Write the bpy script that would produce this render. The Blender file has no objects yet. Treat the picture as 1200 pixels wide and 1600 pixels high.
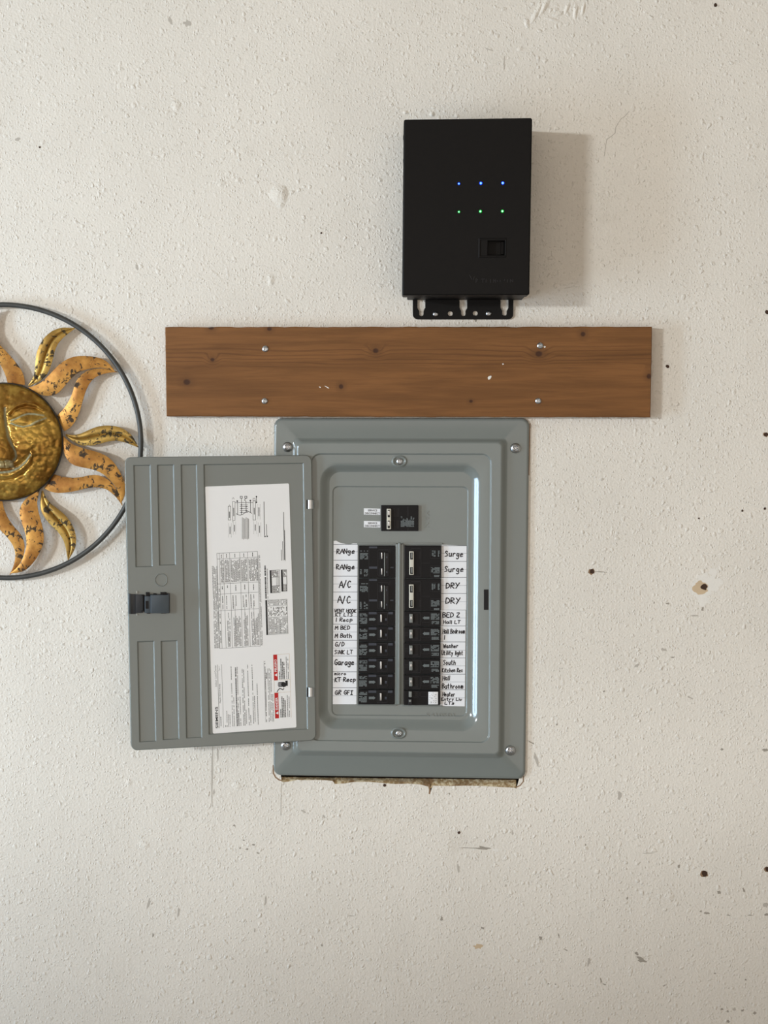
import bpy, bmesh, math, random
import numpy as np
from mathutils import Vector, Matrix, noise as mnoise

random.seed(7)
scene = bpy.context.scene
COL = scene.collection

# ------------------------------------------------------------------ camera, world, lights, exposure
S = 0.00092                 # metres per photo pixel on the wall
DIST = 2.13                 # camera to wall
CAMZ = 1.50                 # camera height above the garage floor
PITCH = math.radians(3.0)   # camera looks slightly down
FPX = DIST / S              # focal length in photo pixels (1200 x 1600 frame)
cam_data = bpy.data.cameras.new('camera')
cam_data.sensor_fit = 'VERTICAL'
cam_data.sensor_height = 24.0
cam_data.lens = 24.0 * FPX / 1600.0
cam_data.clip_start = 0.02
camera = bpy.data.objects.new('camera', cam_data)
COL.objects.link(camera)
camera.location = (0, -DIST, CAMZ)
camera.rotation_euler = (math.pi / 2 - PITCH, 0, 0)
scene.camera = camera

world = bpy.data.worlds.new('garage_ambient')
scene.world = world
world.use_nodes = True
wbg = world.node_tree.nodes['Background']
wbg.inputs[0].default_value = (1.0, 0.885, 0.775, 1)
wbg.inputs[1].default_value = 1.24

def area_light(name, loc, target, sx, sy, power, color):
    ld = bpy.data.lights.new(name, 'AREA')
    ld.shape = 'RECTANGLE'; ld.size = sx; ld.size_y = sy
    ld.energy = power; ld.color = color
    o = bpy.data.objects.new(name, ld)
    COL.objects.link(o)
    o.location = loc
    o.rotation_euler = (Vector(target) - Vector(loc)).to_track_quat('-Z', 'Y').to_euler()
    return o

# daylight falling in through the opening of the added front wall, and through the side door lower down
area_light('window_daylight', (-5.80, -5.60, CAMZ + 0.75), (0, 0, CAMZ + 0.05), 0.80, 0.28, 272.0, (0.88, 0.955, 1.0))
area_light('door_daylight', (-2.80, -1.18, CAMZ - 0.45), (0, 0, CAMZ - 0.55), 0.36, 1.40, 45.0, (0.52, 0.76, 1.0))

scene.view_settings.view_transform = 'Standard'
scene.view_settings.look = 'None'
scene.view_settings.gamma = 1.0
scene.view_settings.use_curve_mapping = False
scene.view_settings.exposure = 0.0

# ------------------------------------------------------------------ geometry helpers
CAMP = Vector((0, -DIST, CAMZ))
FWD = Vector((0, math.cos(PITCH), -math.sin(PITCH)))
UPV = Vector((0, math.sin(PITCH), math.cos(PITCH)))
RGT = Vector((1, 0, 0))

class Plane:
    """a flat surface in the room; P(x, y, lift) is the point on it (raised by lift metres) measured at photo pixel x, y"""
    def __init__(self, p0, n):
        self.p0 = Vector(p0); self.n = Vector(n).normalized()
    def P(self, x, y, lift=0.0):
        ray = FWD * FPX + RGT * (x - 600.0) + UPV * (800.0 - y)
        t = (self.p0 + self.n * lift - CAMP).dot(self.n) / ray.dot(self.n)
        return CAMP + ray * t

WALL = Plane((0, 0, 0), (0, -1, 0))
def Wp(x, y, d=0.0): return WALL.P(x, y, d)

class MB:
    def __init__(self): self.v = []; self.f = []; self.m = []
    def add(self, pts, faces, m=0):
        b = len(self.v); self.v += [Vector(p) for p in pts]
        for f in faces:
            self.f.append([b + i for i in f]); self.m.append(m)
    def face(self, pts, m=0): self.add(pts, [list(range(len(pts)))], m)
    def loft(self, loops, m=0, cap=True, capstart=False):
        n = len(loops[0]); pts = [p for l in loops for p in l]; fs = []
        for k in range(len(loops) - 1):
            for i in range(n):
                j = (i + 1) % n
                fs.append([k * n + i, k * n + j, (k + 1) * n + j, (k + 1) * n + i])
        if cap: fs.append([(len(loops) - 1) * n + i for i in range(n)])
        if capstart: fs.append([i for i in range(n)][::-1])
        self.add(pts, fs, m)
    def grid(self, rows, m=0):
        h = len(rows); w = len(rows[0]); pts = [p for r in rows for p in r]
        self.add(pts, [[a * w + b, a * w + b + 1, (a + 1) * w + b + 1, (a + 1) * w + b] for a in range(h - 1) for b in range(w - 1)], m)
    def box(self, c, s, m=0):
        x, y, z = s[0] / 2, s[1] / 2, s[2] / 2
        pts = [Vector(c) + Vector((a * x, b * y, e * z)) for a in (-1, 1) for b in (-1, 1) for e in (-1, 1)]
        self.add(pts, [[0, 1, 3, 2], [4, 6, 7, 5], [0, 4, 5, 1], [2, 3, 7, 6], [0, 2, 6, 4], [1, 5, 7, 3]], m)

ORIG = {}
def finish(o, parent, origin):
    po = ORIG[parent.name] if parent else Vector((0, 0, 0))
    o.location = origin - po
    if parent: o.parent = parent
    ORIG[o.name] = origin
    COL.objects.link(o)

def build(mb, name, mats, parent=None, smooth=None, origin=None, recalc=True):
    if origin is None:
        a = np.array([tuple(v) for v in mb.v])
        origin = Vector(((a[:, 0].min() + a[:, 0].max()) / 2, a[:, 1].max(), (a[:, 2].min() + a[:, 2].max()) / 2))
    me = bpy.data.meshes.new(name)
    me.from_pydata([v - origin for v in mb.v], [], mb.f)
    for mt in (mats if isinstance(mats, (list, tuple)) else [mats]): me.materials.append(mt)
    me.polygons.foreach_set('material_index', mb.m)
    if recalc:
        bm = bmesh.new(); bm.from_mesh(me)
        bmesh.ops.recalc_face_normals(bm, faces=bm.faces[:])
        # open sheets: make the largest-area direction look at the room
        s = sum((f.normal.y * f.calc_area() for f in bm.faces))
        vol = bm.calc_volume(signed=True)
        open_mesh = any(e.is_boundary for e in bm.edges)
        if open_mesh and s > 0: bmesh.ops.reverse_faces(bm, faces=bm.faces[:])
        elif not open_mesh and vol < 0: bmesh.ops.reverse_faces(bm, faces=bm.faces[:])
        bm.to_mesh(me); bm.free()
    if smooth is not None:
        me.polygons.foreach_set('use_smooth', [True] * len(me.polygons))
        me.set_sharp_from_angle(angle=math.radians(smooth))
    me.update()
    o = bpy.data.objects.new(name, me)
    finish(o, parent, origin)
    return o

def empty(name, origin):
    o = bpy.data.objects.new(name, None); o.empty_display_size = 0.05
    finish(o, None, Vector(origin)); return o

def tag(o, label=None, cat=None, group=None, kind=None):
    if label: o['label'] = label
    if cat: o['category'] = cat
    if group: o['group'] = group
    if kind: o['kind'] = kind
    return o

def rquad(c, rad, n=6):
    """rounded quad, c = TL, TR, BR, BL in pixels; returns 4*(n+1) pixel points"""
    out = []
    for i in range(4):
        p = np.array(c[i], float); a = np.array(c[i - 1], float); b = np.array(c[(i + 1) % 4], float)
        da = (a - p) / np.linalg.norm(a - p); db = (b - p) / np.linalg.norm(b - p)
        ce = p + da * rad + db * rad
        for k in range(n + 1):
            t = k / n * math.pi / 2
            out.append(tuple(ce - db * rad * math.cos(t) - da * rad * math.sin(t)))
    return out
def rect(l, t, r, b): return [(l, t), (r, t), (r, b), (l, b)]
def lerpq(a, b, t): return [tuple(np.array(p) * (1 - t) + np.array(q) * t) for p, q in zip(a, b)]
def inset(c, k):
    out = []
    for i in range(4):
        p = np.array(c[i], float); a = np.array(c[i - 1], float); b = np.array(c[(i + 1) % 4], float)
        out.append(tuple(p + (a - p) / np.linalg.norm(a - p) * k + (b - p) / np.linalg.norm(b - p) * k))
    return out

def slab(mb, pl, corners, rad, d0, d1, bev=0.0, m=0, n=5, bevseg=2, capstart=False):
    """a plate or block standing off plane pl: outline measured at its front (lift d1), sides going straight back to d0"""
    px = rquad(corners, rad, n)
    outer = [pl.P(x, y, d1) for x, y in px]
    bm_ = bev * S
    inn = [pl.P(x, y, d1) for x, y in rquad(inset(corners, bev), max(rad - bev, 0.05), n)] if bev else None
    loops = [[p - pl.n * (d1 - d0) for p in outer]]
    if bev:
        for k in range(bevseg + 1):
            t = k / bevseg * math.pi / 2
            loops.append([a.lerp(b, 1 - math.cos(t)) - pl.n * bm_ * (1 - math.sin(t)) for a, b in zip(outer, inn)])
    else: loops.append(outer)
    mb.loft(loops, m, True, capstart)

def flat(mb, pl, pts, lift, m=0): mb.face([pl.P(x, y, lift) for x, y in pts], m)
def frect(mb, pl, l, t, r, b, lift, m=0): flat(mb, pl, rect(l, t, r, b), lift, m)

def ribbon(pts, w):
    """2D polyline -> list of quads of width w with small overlaps at joints"""
    qs = []
    for a, b in zip(pts[:-1], pts[1:]):
        dx, dy = b[0] - a[0], b[1] - a[1]; L = math.hypot(dx, dy)
        if L < 1e-6: continue
        dx /= L; dy /= L; e = w * 0.35; h = w / 2
        ax, ay, bx, by = a[0] - dx * e, a[1] - dy * e, b[0] + dx * e, b[1] + dy * e
        qs.append([(ax - dy * h, ay + dx * h), (bx - dy * h, by + dx * h), (bx + dy * h, by - dx * h), (ax + dy * h, ay - dx * h)])
    return qs
def draw(mb, pl, pts, w, lift, m=0):
    for k, q in enumerate(ribbon(pts, w)): flat(mb, pl, q, lift + 0.00002 * (k % 3), m)

_fontcache = {}
def text2d(body, bold=0.0):
    """typeset text as 2D mesh, normalised so width = 1 and height = 1 of its bounding box; returns verts, faces"""
    key = (body, bold)
    if key in _fontcache: return _fontcache[key]
    cu = bpy.data.curves.new('t', 'FONT'); cu.body = body; cu.size = 1.0; cu.resolution_u = 3; cu.offset = bold
    o = bpy.data.objects.new('t', cu); COL.objects.link(o)
    bpy.context.view_layer.update()
    me = bpy.data.meshes.new_from_object(o.evaluated_get(bpy.context.evaluated_depsgraph_get()))
    vs = np.array([v.co[:2] for v in me.vertices]); fs = [list(p.vertices) for p in me.polygons]
    vs -= vs.min(0); vs /= vs.max(0)
    bpy.data.objects.remove(o); bpy.data.curves.remove(cu); bpy.data.meshes.remove(me)
    _fontcache[key] = (vs, fs); return vs, fs
def put_text(mb, pl, body, p0, ux, uy, lift, m=0, bold=0.0, depth=0.0):
    """p0 lower-left pixel of the text box, ux / uy full extents as pixel vectors"""
    vs, fs = text2d(body, bold)
    P = [pl.P(p0[0] + ux[0] * a + uy[0] * b, p0[1] + ux[1] * a + uy[1] * b, lift) for a, b in vs]
    mb.add(P, fs, m)
    if depth:
        cnt = {}
        for f in fs:
            for i in range(len(f)):
                e = tuple(sorted((f[i], f[i - 1]))); cnt[e] = cnt.get(e, 0) + 1
        Q = [p - pl.n * depth for p in P]
        for (a, b), c in cnt.items():
            if c == 1: mb.face([P[a], P[b], Q[b], Q[a]], m)

# ------------------------------------------------------------------ materials
def lin(c):
    return tuple(((v / 255) / 12.92 if v / 255 <= 0.04045 else ((v / 255 + 0.055) / 1.055) ** 2.4) for v in c) + (1.0,)

def new_mat(name):
    m = bpy.data.materials.new(name); m.use_nodes = True
    nt = m.node_tree; return m, nt, nt.nodes['Principled BSDF']
def N(nt, t, **kw):
    n = nt.nodes.new(t)
    for k, v in kw.items(): setattr(n, k, v)
    return n
def L(nt, a, b): nt.links.new(a, b)
def mixc(nt, fac, a, b, blend='MIX'):
    n = N(nt, 'ShaderNodeMix', data_type='RGBA', blend_type=blend)
    for sock, val in ((n.inputs[0], fac), (n.inputs[6], a), (n.inputs[7], b)):
        if hasattr(val, 'links') or isinstance(val, bpy.types.NodeSocket): L(nt, val, sock)
        else: sock.default_value = val
    return n.outputs[2]
def maprange(nt, v, a, b, c=0.0, d=1.0):
    n = N(nt, 'ShaderNodeMapRange', interpolation_type='SMOOTHSTEP')
    L(nt, v, n.inputs[0]); n.inputs[1].default_value = a; n.inputs[2].default_value = b
    n.inputs[3].default_value = c; n.inputs[4].default_value = d
    return n.outputs[0]
def noise_tex(nt, vec, scale, detail=3, rough=0.5, dist=0.0):
    n = N(nt, 'ShaderNodeTexNoise'); L(nt, vec, n.inputs['Vector'])
    n.inputs['Scale'].default_value = scale; n.inputs['Detail'].default_value = detail
    n.inputs['Roughness'].default_value = rough; n.inputs['Distortion'].default_value = dist
    return n
def voro(nt, vec, scale, feature='F1', rnd=1.0, smooth=0.3):
    n = N(nt, 'ShaderNodeTexVoronoi', feature=feature); L(nt, vec, n.inputs['Vector'])
    n.inputs['Scale'].default_value = scale; n.inputs['Randomness'].default_value = rnd
    if feature == 'SMOOTH_F1': n.inputs['Smoothness'].default_value = smooth
    return n
def math_n(nt, op, a, b=None):
    n = N(nt, 'ShaderNodeMath', operation=op)
    for s, v in ((n.inputs[0], a), (n.inputs[1], b)):
        if v is None: continue
        if isinstance(v, (int, float)): s.default_value = v
        else: L(nt, v, s)
    return n.outputs[0]

def simple(name, rgb, rough=0.5, metal=0.0, spec=0.5, var=0.06, vscale=60.0, bump=0.0, bscale=800.0, coat=0.0):
    m, nt, p = new_mat(name)
    tc = N(nt, 'ShaderNodeTexCoord').outputs['Object']
    nz = noise_tex(nt, tc, vscale, 3)
    c = lin(rgb)
    lo = tuple(max(0, v * (1 - var)) for v in c[:3]) + (1,); hi = tuple(min(1, v * (1 + var)) for v in c[:3]) + (1,)
    L(nt, mixc(nt, nz.outputs[0], lo, hi), p.inputs['Base Color'])
    p.inputs['Roughness'].default_value = rough; p.inputs['Metallic'].default_value = metal
    p.inputs['Specular IOR Level'].default_value = spec
    p.inputs['Coat Weight'].default_value = coat
    if bump:
        nb = noise_tex(nt, tc, bscale, 2); b = N(nt, 'ShaderNodeBump')
        b.inputs['Strength'].default_value = bump; b.inputs['Distance'].default_value = 0.0004
        L(nt, nb.outputs[0], b.inputs['Height']); L(nt, b.outputs[0], p.inputs['Normal'])
    return m

def emit(name, rgb, strength):
    m, nt, p = new_mat(name)
    p.inputs['Base Color'].default_value = (0.02, 0.02, 0.02, 1)
    p.inputs['Emission Color'].default_value = lin(rgb); p.inputs['Emission Strength'].default_value = strength
    return m

def wall_material():
    m, nt, p = new_mat('painted_knockdown_drywall')
    tc = N(nt, 'ShaderNodeTexCoord').outputs['Object']
    big = noise_tex(nt, tc, 2.6, 3, 0.55)
    fine = noise_tex(nt, tc, 14.0, 4, 0.6)
    c = mixc(nt, maprange(nt, big.outputs[0], 0.35, 0.65), lin((226, 219, 208)), lin((233, 226, 215)))
    c = mixc(nt, maprange(nt, fine.outputs[0], 0.62, 0.80, 0.0, 0.35), c, lin((203, 194, 180)))
    L(nt, c, p.inputs['Base Color'])
    p.inputs['Roughness'].default_value = 0.55; p.inputs['Specular IOR Level'].default_value = 0.35
    # relief: sparse flattened splatter blobs over a fine orange peel
    warp = noise_tex(nt, tc, 70.0, 2)
    wv = N(nt, 'ShaderNodeVectorMath', operation='MULTIPLY_ADD')
    L(nt, warp.outputs['Color'], wv.inputs[0]); wv.inputs[1].default_value = (0.010, 0.010, 0.010); L(nt, tc, wv.inputs[2])
    v1 = voro(nt, wv.outputs[0], 120.0, 'F1')
    v2 = voro(nt, wv.outputs[0], 270.0, 'F1')
    sel = N(nt, 'ShaderNodeSeparateColor'); L(nt, v1.outputs['Color'], sel.inputs[0])
    sel2 = N(nt, 'ShaderNodeSeparateColor'); L(nt, v2.outputs['Color'], sel2.inputs[0])
    b1 = math_n(nt, 'MULTIPLY', maprange(nt, v1.outputs['Distance'], 0.14, 0.44, 1.0, 0.0), maprange(nt, sel.outputs[0], 0.45, 1.0))
    b2 = math_n(nt, 'MULTIPLY', maprange(nt, v2.outputs['Distance'], 0.15, 0.5, 1.0, 0.0), maprange(nt, sel2.outputs[0], 0.35, 0.95))
    area = noise_tex(nt, tc, 6.0, 2)
    b1 = math_n(nt, 'MULTIPLY', b1, maprange(nt, area.outputs[0], 0.3, 0.65, 0.35, 1.0))
    peel = noise_tex(nt, tc, 300.0, 3, 0.55)
    wav = noise_tex(nt, tc, 18.0, 2, 0.5)
    h = math_n(nt, 'ADD', math_n(nt, 'MULTIPLY', b1, 1.0), math_n(nt, 'MULTIPLY', b2, 0.6))
    h = math_n(nt, 'ADD', h, math_n(nt, 'MULTIPLY', peel.outputs[0], 0.9))
    h = math_n(nt, 'ADD', h, math_n(nt, 'MULTIPLY', wav.outputs[0], 1.2))
    b = N(nt, 'ShaderNodeBump'); b.inputs['Strength'].default_value = 0.75; b.inputs['Distance'].default_value = 0.0013
    L(nt, h, b.inputs['Height']); L(nt, b.outputs[0], p.inputs['Normal'])
    return m

def wood_material(knots):
    m, nt, p = new_mat('stained_cedar_board')
    tc = N(nt, 'ShaderNodeTexCoord').outputs['Object']
    # knots bend the grain and darken the wood around them
    bend = None; dark = None; core = None
    for (kx, kz, r, el) in knots:
        sb = N(nt, 'ShaderNodeVectorMath', operation='SUBTRACT'); L(nt, tc, sb.inputs[0]); sb.inputs[1].default_value = (kx, 0, kz)
        ml = N(nt, 'ShaderNodeVectorMath', operation='MULTIPLY'); L(nt, sb.outputs[0], ml.inputs[0]); ml.inputs[1].default_value = (1.0 / el, 0, 1)
        ln = N(nt, 'ShaderNodeVectorMath', operation='LENGTH'); L(nt, ml.outputs[0], ln.inputs[0])
        b_ = maprange(nt, ln.outputs['Value'], 0.0, r * 5, 1.0, 0.0)
        d_ = maprange(nt, ln.outputs['Value'], r * 0.8, r * 3.2, 1.0, 0.0)
        c_ = maprange(nt, ln.outputs['Value'], r * 0.55, r * 1.15, 1.0, 0.0)
        bend = b_ if bend is None else math_n(nt, 'MAXIMUM', bend, b_)
        dark = d_ if dark is None else math_n(nt, 'MAXIMUM', dark, d_)
        core = c_ if core is None else math_n(nt, 'MAXIMUM', core, c_)
    mp = N(nt, 'ShaderNodeMapping'); L(nt, tc, mp.inputs[0]); mp.inputs['Scale'].default_value = (1.0, 1.0, 14.0)
    g1 = noise_tex(nt, mp.outputs[0], 5.0, 5, 0.6, 0.4)
    mp2 = N(nt, 'ShaderNodeMapping'); L(nt, tc, mp2.inputs[0]); mp2.inputs['Scale'].default_value = (3.0, 1.0, 120.0)
    g2 = noise_tex(nt, mp2.outputs[0], 8.0, 3, 0.6)
    # cathedral rings along the flat-sawn band
    sx = N(nt, 'ShaderNodeSeparateXYZ'); L(nt, tc, sx.inputs[0])
    wob = noise_tex(nt, mp.outputs[0], 2.2, 3, 0.5)
    v = math_n(nt, 'ADD', math_n(nt, 'MULTIPLY', sx.outputs[2], 900.0), math_n(nt, 'MULTIPLY', wob.outputs[0], 34.0))
    v = math_n(nt, 'ADD', v, math_n(nt, 'MULTIPLY', bend, 9.0))
    ring = math_n(nt, 'SINE', v)
    band = maprange(nt, math_n(nt, 'ABSOLUTE', math_n(nt, 'SUBTRACT', sx.outputs[2], 0.022)), 0.006, 0.026, 1.0, 0.0)
    c = mixc(nt, maprange(nt, g1.outputs[0], 0.3, 0.7), lin((112, 73, 37)), lin((134, 89, 48)))
    c = mixc(nt, maprange(nt, g2.outputs[0], 0.45, 0.75, 0, 0.30), c, lin((90, 55, 28)))
    rf = math_n(nt, 'MULTIPLY', maprange(nt, ring, 0.35, 1.0, 0.0, 0.42), band)
    c = mixc(nt, rf, c, lin((78, 46, 23)))
    c = mixc(nt, math_n(nt, 'MULTIPLY', dark, 0.45), c, lin((92, 58, 30)))
    c = mixc(nt, math_n(nt, 'MULTIPLY', core, 0.85), c, lin((58, 32, 20)))
    L(nt, c, p.inputs['Base Color'])
    p.inputs['Roughness'].default_value = 0.62; p.inputs['Specular IOR Level'].default_value = 0.3
    b = N(nt, 'ShaderNodeBump'); b.inputs['Strength'].default_value = 0.25; b.inputs['Distance'].default_value = 0.0006
    L(nt, math_n(nt, 'SUBTRACT', g2.outputs[0], core), b.inputs['Height']); L(nt, b.outputs[0], p.inputs['Normal'])
    return m

def copper_material(name, lo, hi, spotamt, rough=0.42):
    m, nt, p = new_mat(name)
    tc = N(nt, 'ShaderNodeTexCoord').outputs['Object']
    n1 = noise_tex(nt, tc, 22.0, 4, 0.6)
    n2 = noise_tex(nt, tc, 120.0, 5, 0.65, 0.6)
    n3 = noise_tex(nt, tc, 30.0, 2)
    c = mixc(nt, maprange(nt, n1.outputs[0], 0.35, 0.68), lin(lo), lin(hi))
    spot = maprange(nt, math_n(nt, 'ADD', n2.outputs[0], math_n(nt, 'MULTIPLY', n3.outputs[0], 0.35)), 0.735 - spotamt, 0.80 - spotamt)
    c = mixc(nt, math_n(nt, 'MULTIPLY', spot, 0.9), c, lin((52, 48, 44)))
    L(nt, c, p.inputs['Base Color'])
    p.inputs['Metallic'].default_value = 0.62
    L(nt, maprange(nt, spot, 0, 1, rough, 0.75), p.inputs['Roughness'])
    nb = noise_tex(nt, tc, 120.0, 2); b = N(nt, 'ShaderNodeBump')
    b.inputs['Strength'].default_value = 0.12; b.inputs['Distance'].default_value = 0.001
    L(nt, nb.outputs[0], b.inputs['Height']); L(nt, b.outputs[0], p.inputs['Normal'])
    return m

def face_material():
    m, nt, p = new_mat('hammered_brass')
    tc = N(nt, 'ShaderNodeTexCoord').outputs['Object']
    at = N(nt, 'ShaderNodeAttribute', attribute_name='patina')
    n1 = noise_tex(nt, tc, 28.0, 4, 0.6)
    n2 = noise_tex(nt, tc, 90.0, 3, 0.6)
    c = mixc(nt, maprange(nt, n1.outputs[0], 0.38, 0.66), lin((150, 108, 44)), lin((206, 166, 80)))
    c = mixc(nt, maprange(nt, n2.outputs[0], 0.55, 0.8, 0, 0.55), c, lin((96, 62, 30)))
    c = mixc(nt, math_n(nt, 'MULTIPLY', at.outputs['Fac'], 0.85), c, lin((142, 156, 138)))
    L(nt, c, p.inputs['Base Color'])
    L(nt, maprange(nt, at.outputs['Fac'], 0, 1, 0.72, 0.05), p.inputs['Metallic'])
    L(nt, maprange(nt, at.outputs['Fac'], 0, 1, 0.30, 0.8), p.inputs['Roughness'])
    v = voro(nt, tc, 150.0, 'SMOOTH_F1', 1.0, 0.3)
    b = N(nt, 'ShaderNodeBump'); b.inputs['Strength'].default_value = 0.55; b.inputs['Distance'].default_value = 0.0022
    b.invert = True
    L(nt, v.outputs['Distance'], b.inputs['Height']); L(nt, b.outputs[0], p.inputs['Normal'])
    return m

def gypsum_material():
    m, nt, p = new_mat('broken_gypsum_edge')
    tc = N(nt, 'ShaderNodeTexCoord').outputs['Object']
    n1 = noise_tex(nt, tc, 160.0, 4, 0.7); n2 = noise_tex(nt, tc, 35.0, 3, 0.6)
    c = mixc(nt, maprange(nt, n1.outputs[0], 0.42, 0.62), lin((158, 132, 92)), lin((218, 204, 172)))
    c = mixc(nt, maprange(nt, n2.outputs[0], 0.5, 0.68, 0, 0.8), c, lin((120, 90, 58)))
    L(nt, c, p.inputs['Base Color']); p.inputs['Roughness'].default_value = 0.9
    b = N(nt, 'ShaderNodeBump'); b.inputs['Strength'].default_value = 0.8; b.inputs['Distance'].default_value = 0.002
    L(nt, n1.outputs[0], b.inputs['Height']); L(nt, b.outputs[0], p.inputs['Normal'])
    return m

M = {}
M['wall'] = wall_material()
M['gray'] = simple('grey_enamel_steel', (122, 127, 123), 0.14, 0.0, 0.6, 0.02, 40.0, 0.05, 900.0)
M['steel'] = simple('zinc_plated_steel', (196, 198, 200), 0.28, 1.0, 0.5, 0.08, 300.0)
M['dark_slot'] = simple('dark_recess', (22, 17, 16), 0.8)
M['black'] = simple('black_powder_coat', (20, 18, 17), 0.5, 0.0, 0.15, 0.10, 200.0, 0.12, 1500.0)
M['black_plastic'] = simple('black_breaker_plastic', (17, 16, 18), 0.42, 0.0, 0.2, 0.1, 100.0)
M['black_rim'] = simple('black_moulded_rim', (34, 33, 36), 0.4, 0.0, 0.3)
M['print_gray'] = simple('grey_moulded_print', (104, 110, 110), 0.6, 0, 0.4, 0.25, 500.0)
M['blue_gray'] = simple('blue_grey_band', (52, 56, 66), 0.5)
M['mgray'] = simple('dull_grey_plastic', (128, 130, 126), 0.4, 0, 0.4, 0.15)
M['cream'] = simple('off_white_plastic', (204, 200, 186), 0.4, 0, 0.5, 0.05)
M['lgray'] = simple('light_grey_plastic', (170, 172, 166), 0.4, 0, 0.5, 0.1)
M['paper'] = simple('white_label_paper', (236, 236, 238), 0.6, 0, 0.3, 0.02)
M['rule'] = simple('grey_label_rule', (110, 112, 116), 0.7)
M['rule_light'] = simple('pale_label_rule', (178, 180, 184), 0.7)
M['ink'] = simple('black_marker_ink', (18, 12, 22), 0.55)
M['sticker'] = simple('white_vinyl_sticker', (250, 250, 250), 0.5, 0, 0.35, 0.01)
M['print'] = simple('black_print', (34, 34, 36), 0.6)
M['microprint'] = simple('fine_grey_print', (120, 121, 122), 0.6)
M['red'] = simple('red_print', (200, 34, 34), 0.55)
M['slate'] = simple('slate_grey_latch_plastic', (74, 84, 92), 0.45, 0, 0.5, 0.05)
M['slate_dark'] = simple('dark_slate_latch_plastic', (50, 54, 60), 0.45, 0, 0.5, 0.05)
M['iron'] = simple('dark_grey_iron', (76, 76, 74), 0.5, 0.4, 0.5, 0.25, 60.0, 0.2, 200.0)
M['gypsum'] = gypsum_material()
M['cavity'] = simple('dark_wall_cavity', (40, 30, 24), 0.95)
M['hole'] = simple('dark_hole', (66, 46, 33), 0.95)
M['scuff_gray'] = simple('grey_scuff', (188, 180, 169), 0.8)
M['scuff_dark'] = simple('dark_scuff', (160, 152, 140), 0.8)
M['scuff_tan'] = simple('tan_stain', (206, 182, 150), 0.8)
M['scuff_white'] = simple('white_spackle', (234, 229, 220), 0.8, bump=0.6, bscale=300)
M['brown_edge'] = simple('brown_paper_edge', (142, 112, 84), 0.8)
M['floor'] = simple('garage_concrete', (138, 134, 128), 0.8, 0, 0.3, 0.12, 8.0, 0.3, 60.0)
M['ceiling'] = simple('ceiling_paint', (190, 182, 170), 0.8)
M['face'] = face_material()
M['copper'] = copper_material('aged_copper', (142, 92, 38), (208, 156, 80), 0.018)
M['brass'] = copper_material('aged_brass_leaf', (142, 108, 48), (196, 160, 84), 0.018)
M['led_blue'] = emit('blue_indicator', (20, 70, 255), 2.2)
M['led_blue_core'] = emit('blue_indicator_core', (120, 200, 255), 3.0)
M['led_green'] = emit('green_indicator', (10, 170, 50), 1.6)
M['led_green_core'] = emit('green_indicator_core', (150, 255, 190), 3.0)

# ------------------------------------------------------------------ the setting
def make_wall():
    bm = bmesh.new()
    outer = [(-1.9, -CAMZ), (1.9, -CAMZ), (1.9, 0.95), (-1.9, 0.95)]
    # rough opening behind the breaker panel, its lower edge broken
    global HOLE
    HOLE = [(434, 658), (818, 658), (815, 1205), (812, 1213), (807, 1232), (803, 1230.7), (776, 1229.4), (752, 1228), (730, 1227.6), (700, 1228), (676, 1227.5),
            (672, 1240), (669, 1229), (656.7, 1225.7), (638, 1224.5), (618, 1225), (603, 1224), (590, 1222.6), (574, 1221.5), (552, 1222), (538, 1224), (530, 1224.6),
            (522.7, 1225), (520, 1220), (507, 1219), (493, 1218.5), (478, 1219), (464, 1218.4), (456, 1220.5), (449, 1221.5), (440, 1222), (439, 1212), (434, 1203)]
    eds = []
    vo = [bm.verts.new((x, 0, CAMZ + z)) for x, z in outer]
    for i in range(4): eds.append(bm.edges.new((vo[i], vo[(i + 1) % 4])))
    vh = [bm.verts.new(Wp(x, y, 0)) for x, y in HOLE]
    for i in range(len(vh)): eds.append(bm.edges.new((vh[i], vh[(i + 1) % len(vh)])))
    bmesh.ops.triangle_fill(bm, edges=eds, use_beauty=True)
    for f in bm.faces:
        f.normal_update()
        if f.normal.y > 0: f.normal_flip()
    me = bpy.data.meshes.new('wall_back'); bm.to_mesh(me); bm.free(); me.materials.append(M['wall'])
    o = bpy.data.objects.new('wall_back', me); finish(o, None, Vector((0, 0, 0)))
    return tag(o, 'off-white textured garage wall behind everything', 'wall', kind='structure')
wall = make_wall()

# broken drywall edge under the panel, and the dark stud cavity behind it
mb = MB()
edge = [p for p in HOLE if p[1] > 1213.5 and 440 <= p[0] <= 807][::-1]
def edge_y(x):
    for a, b in zip(edge[:-1], edge[1:]):
        if a[0] <= x <= b[0] and b[0] > a[0]: return a[1] + (b[1] - a[1]) * (x - a[0]) / (b[0] - a[0])
    return 1225
rows = []
xs = [440 + i * 1.8 for i in range(205)]
for k in range(7):
    t = k / 6; row = []
    for x in xs:
        x = min(x, 806.5)
        y0 = min(edge_y(x), 1231.5); y1 = 1212.2 + (x - 440) * 0.0125 + 1.6
        y = y0 + (y1 - y0) * t
        jit = mnoise.noise(Vector((x * 0.35, k * 1.7, 3.0)))
        row.append(Wp(x, y + jit * (1.0 if 0 < k < 6 else 0.3), 0.0004 - 0.010 * t ** 1.4 + jit * (0.0016 if k else 0.0002)))
    rows.append(row)
mb.grid(rows)
o = build(mb, 'gypsum_edge', M['gypsum'], wall, 50)
tag(o, 'broken tan drywall edge under the grey breaker panel')
mb = MB()
a, b = Wp(428, 652, 0), Wp(830, 1245, 0)
x0, x1, z1, z0 = a.x, b.x, a.z, b.z
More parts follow.
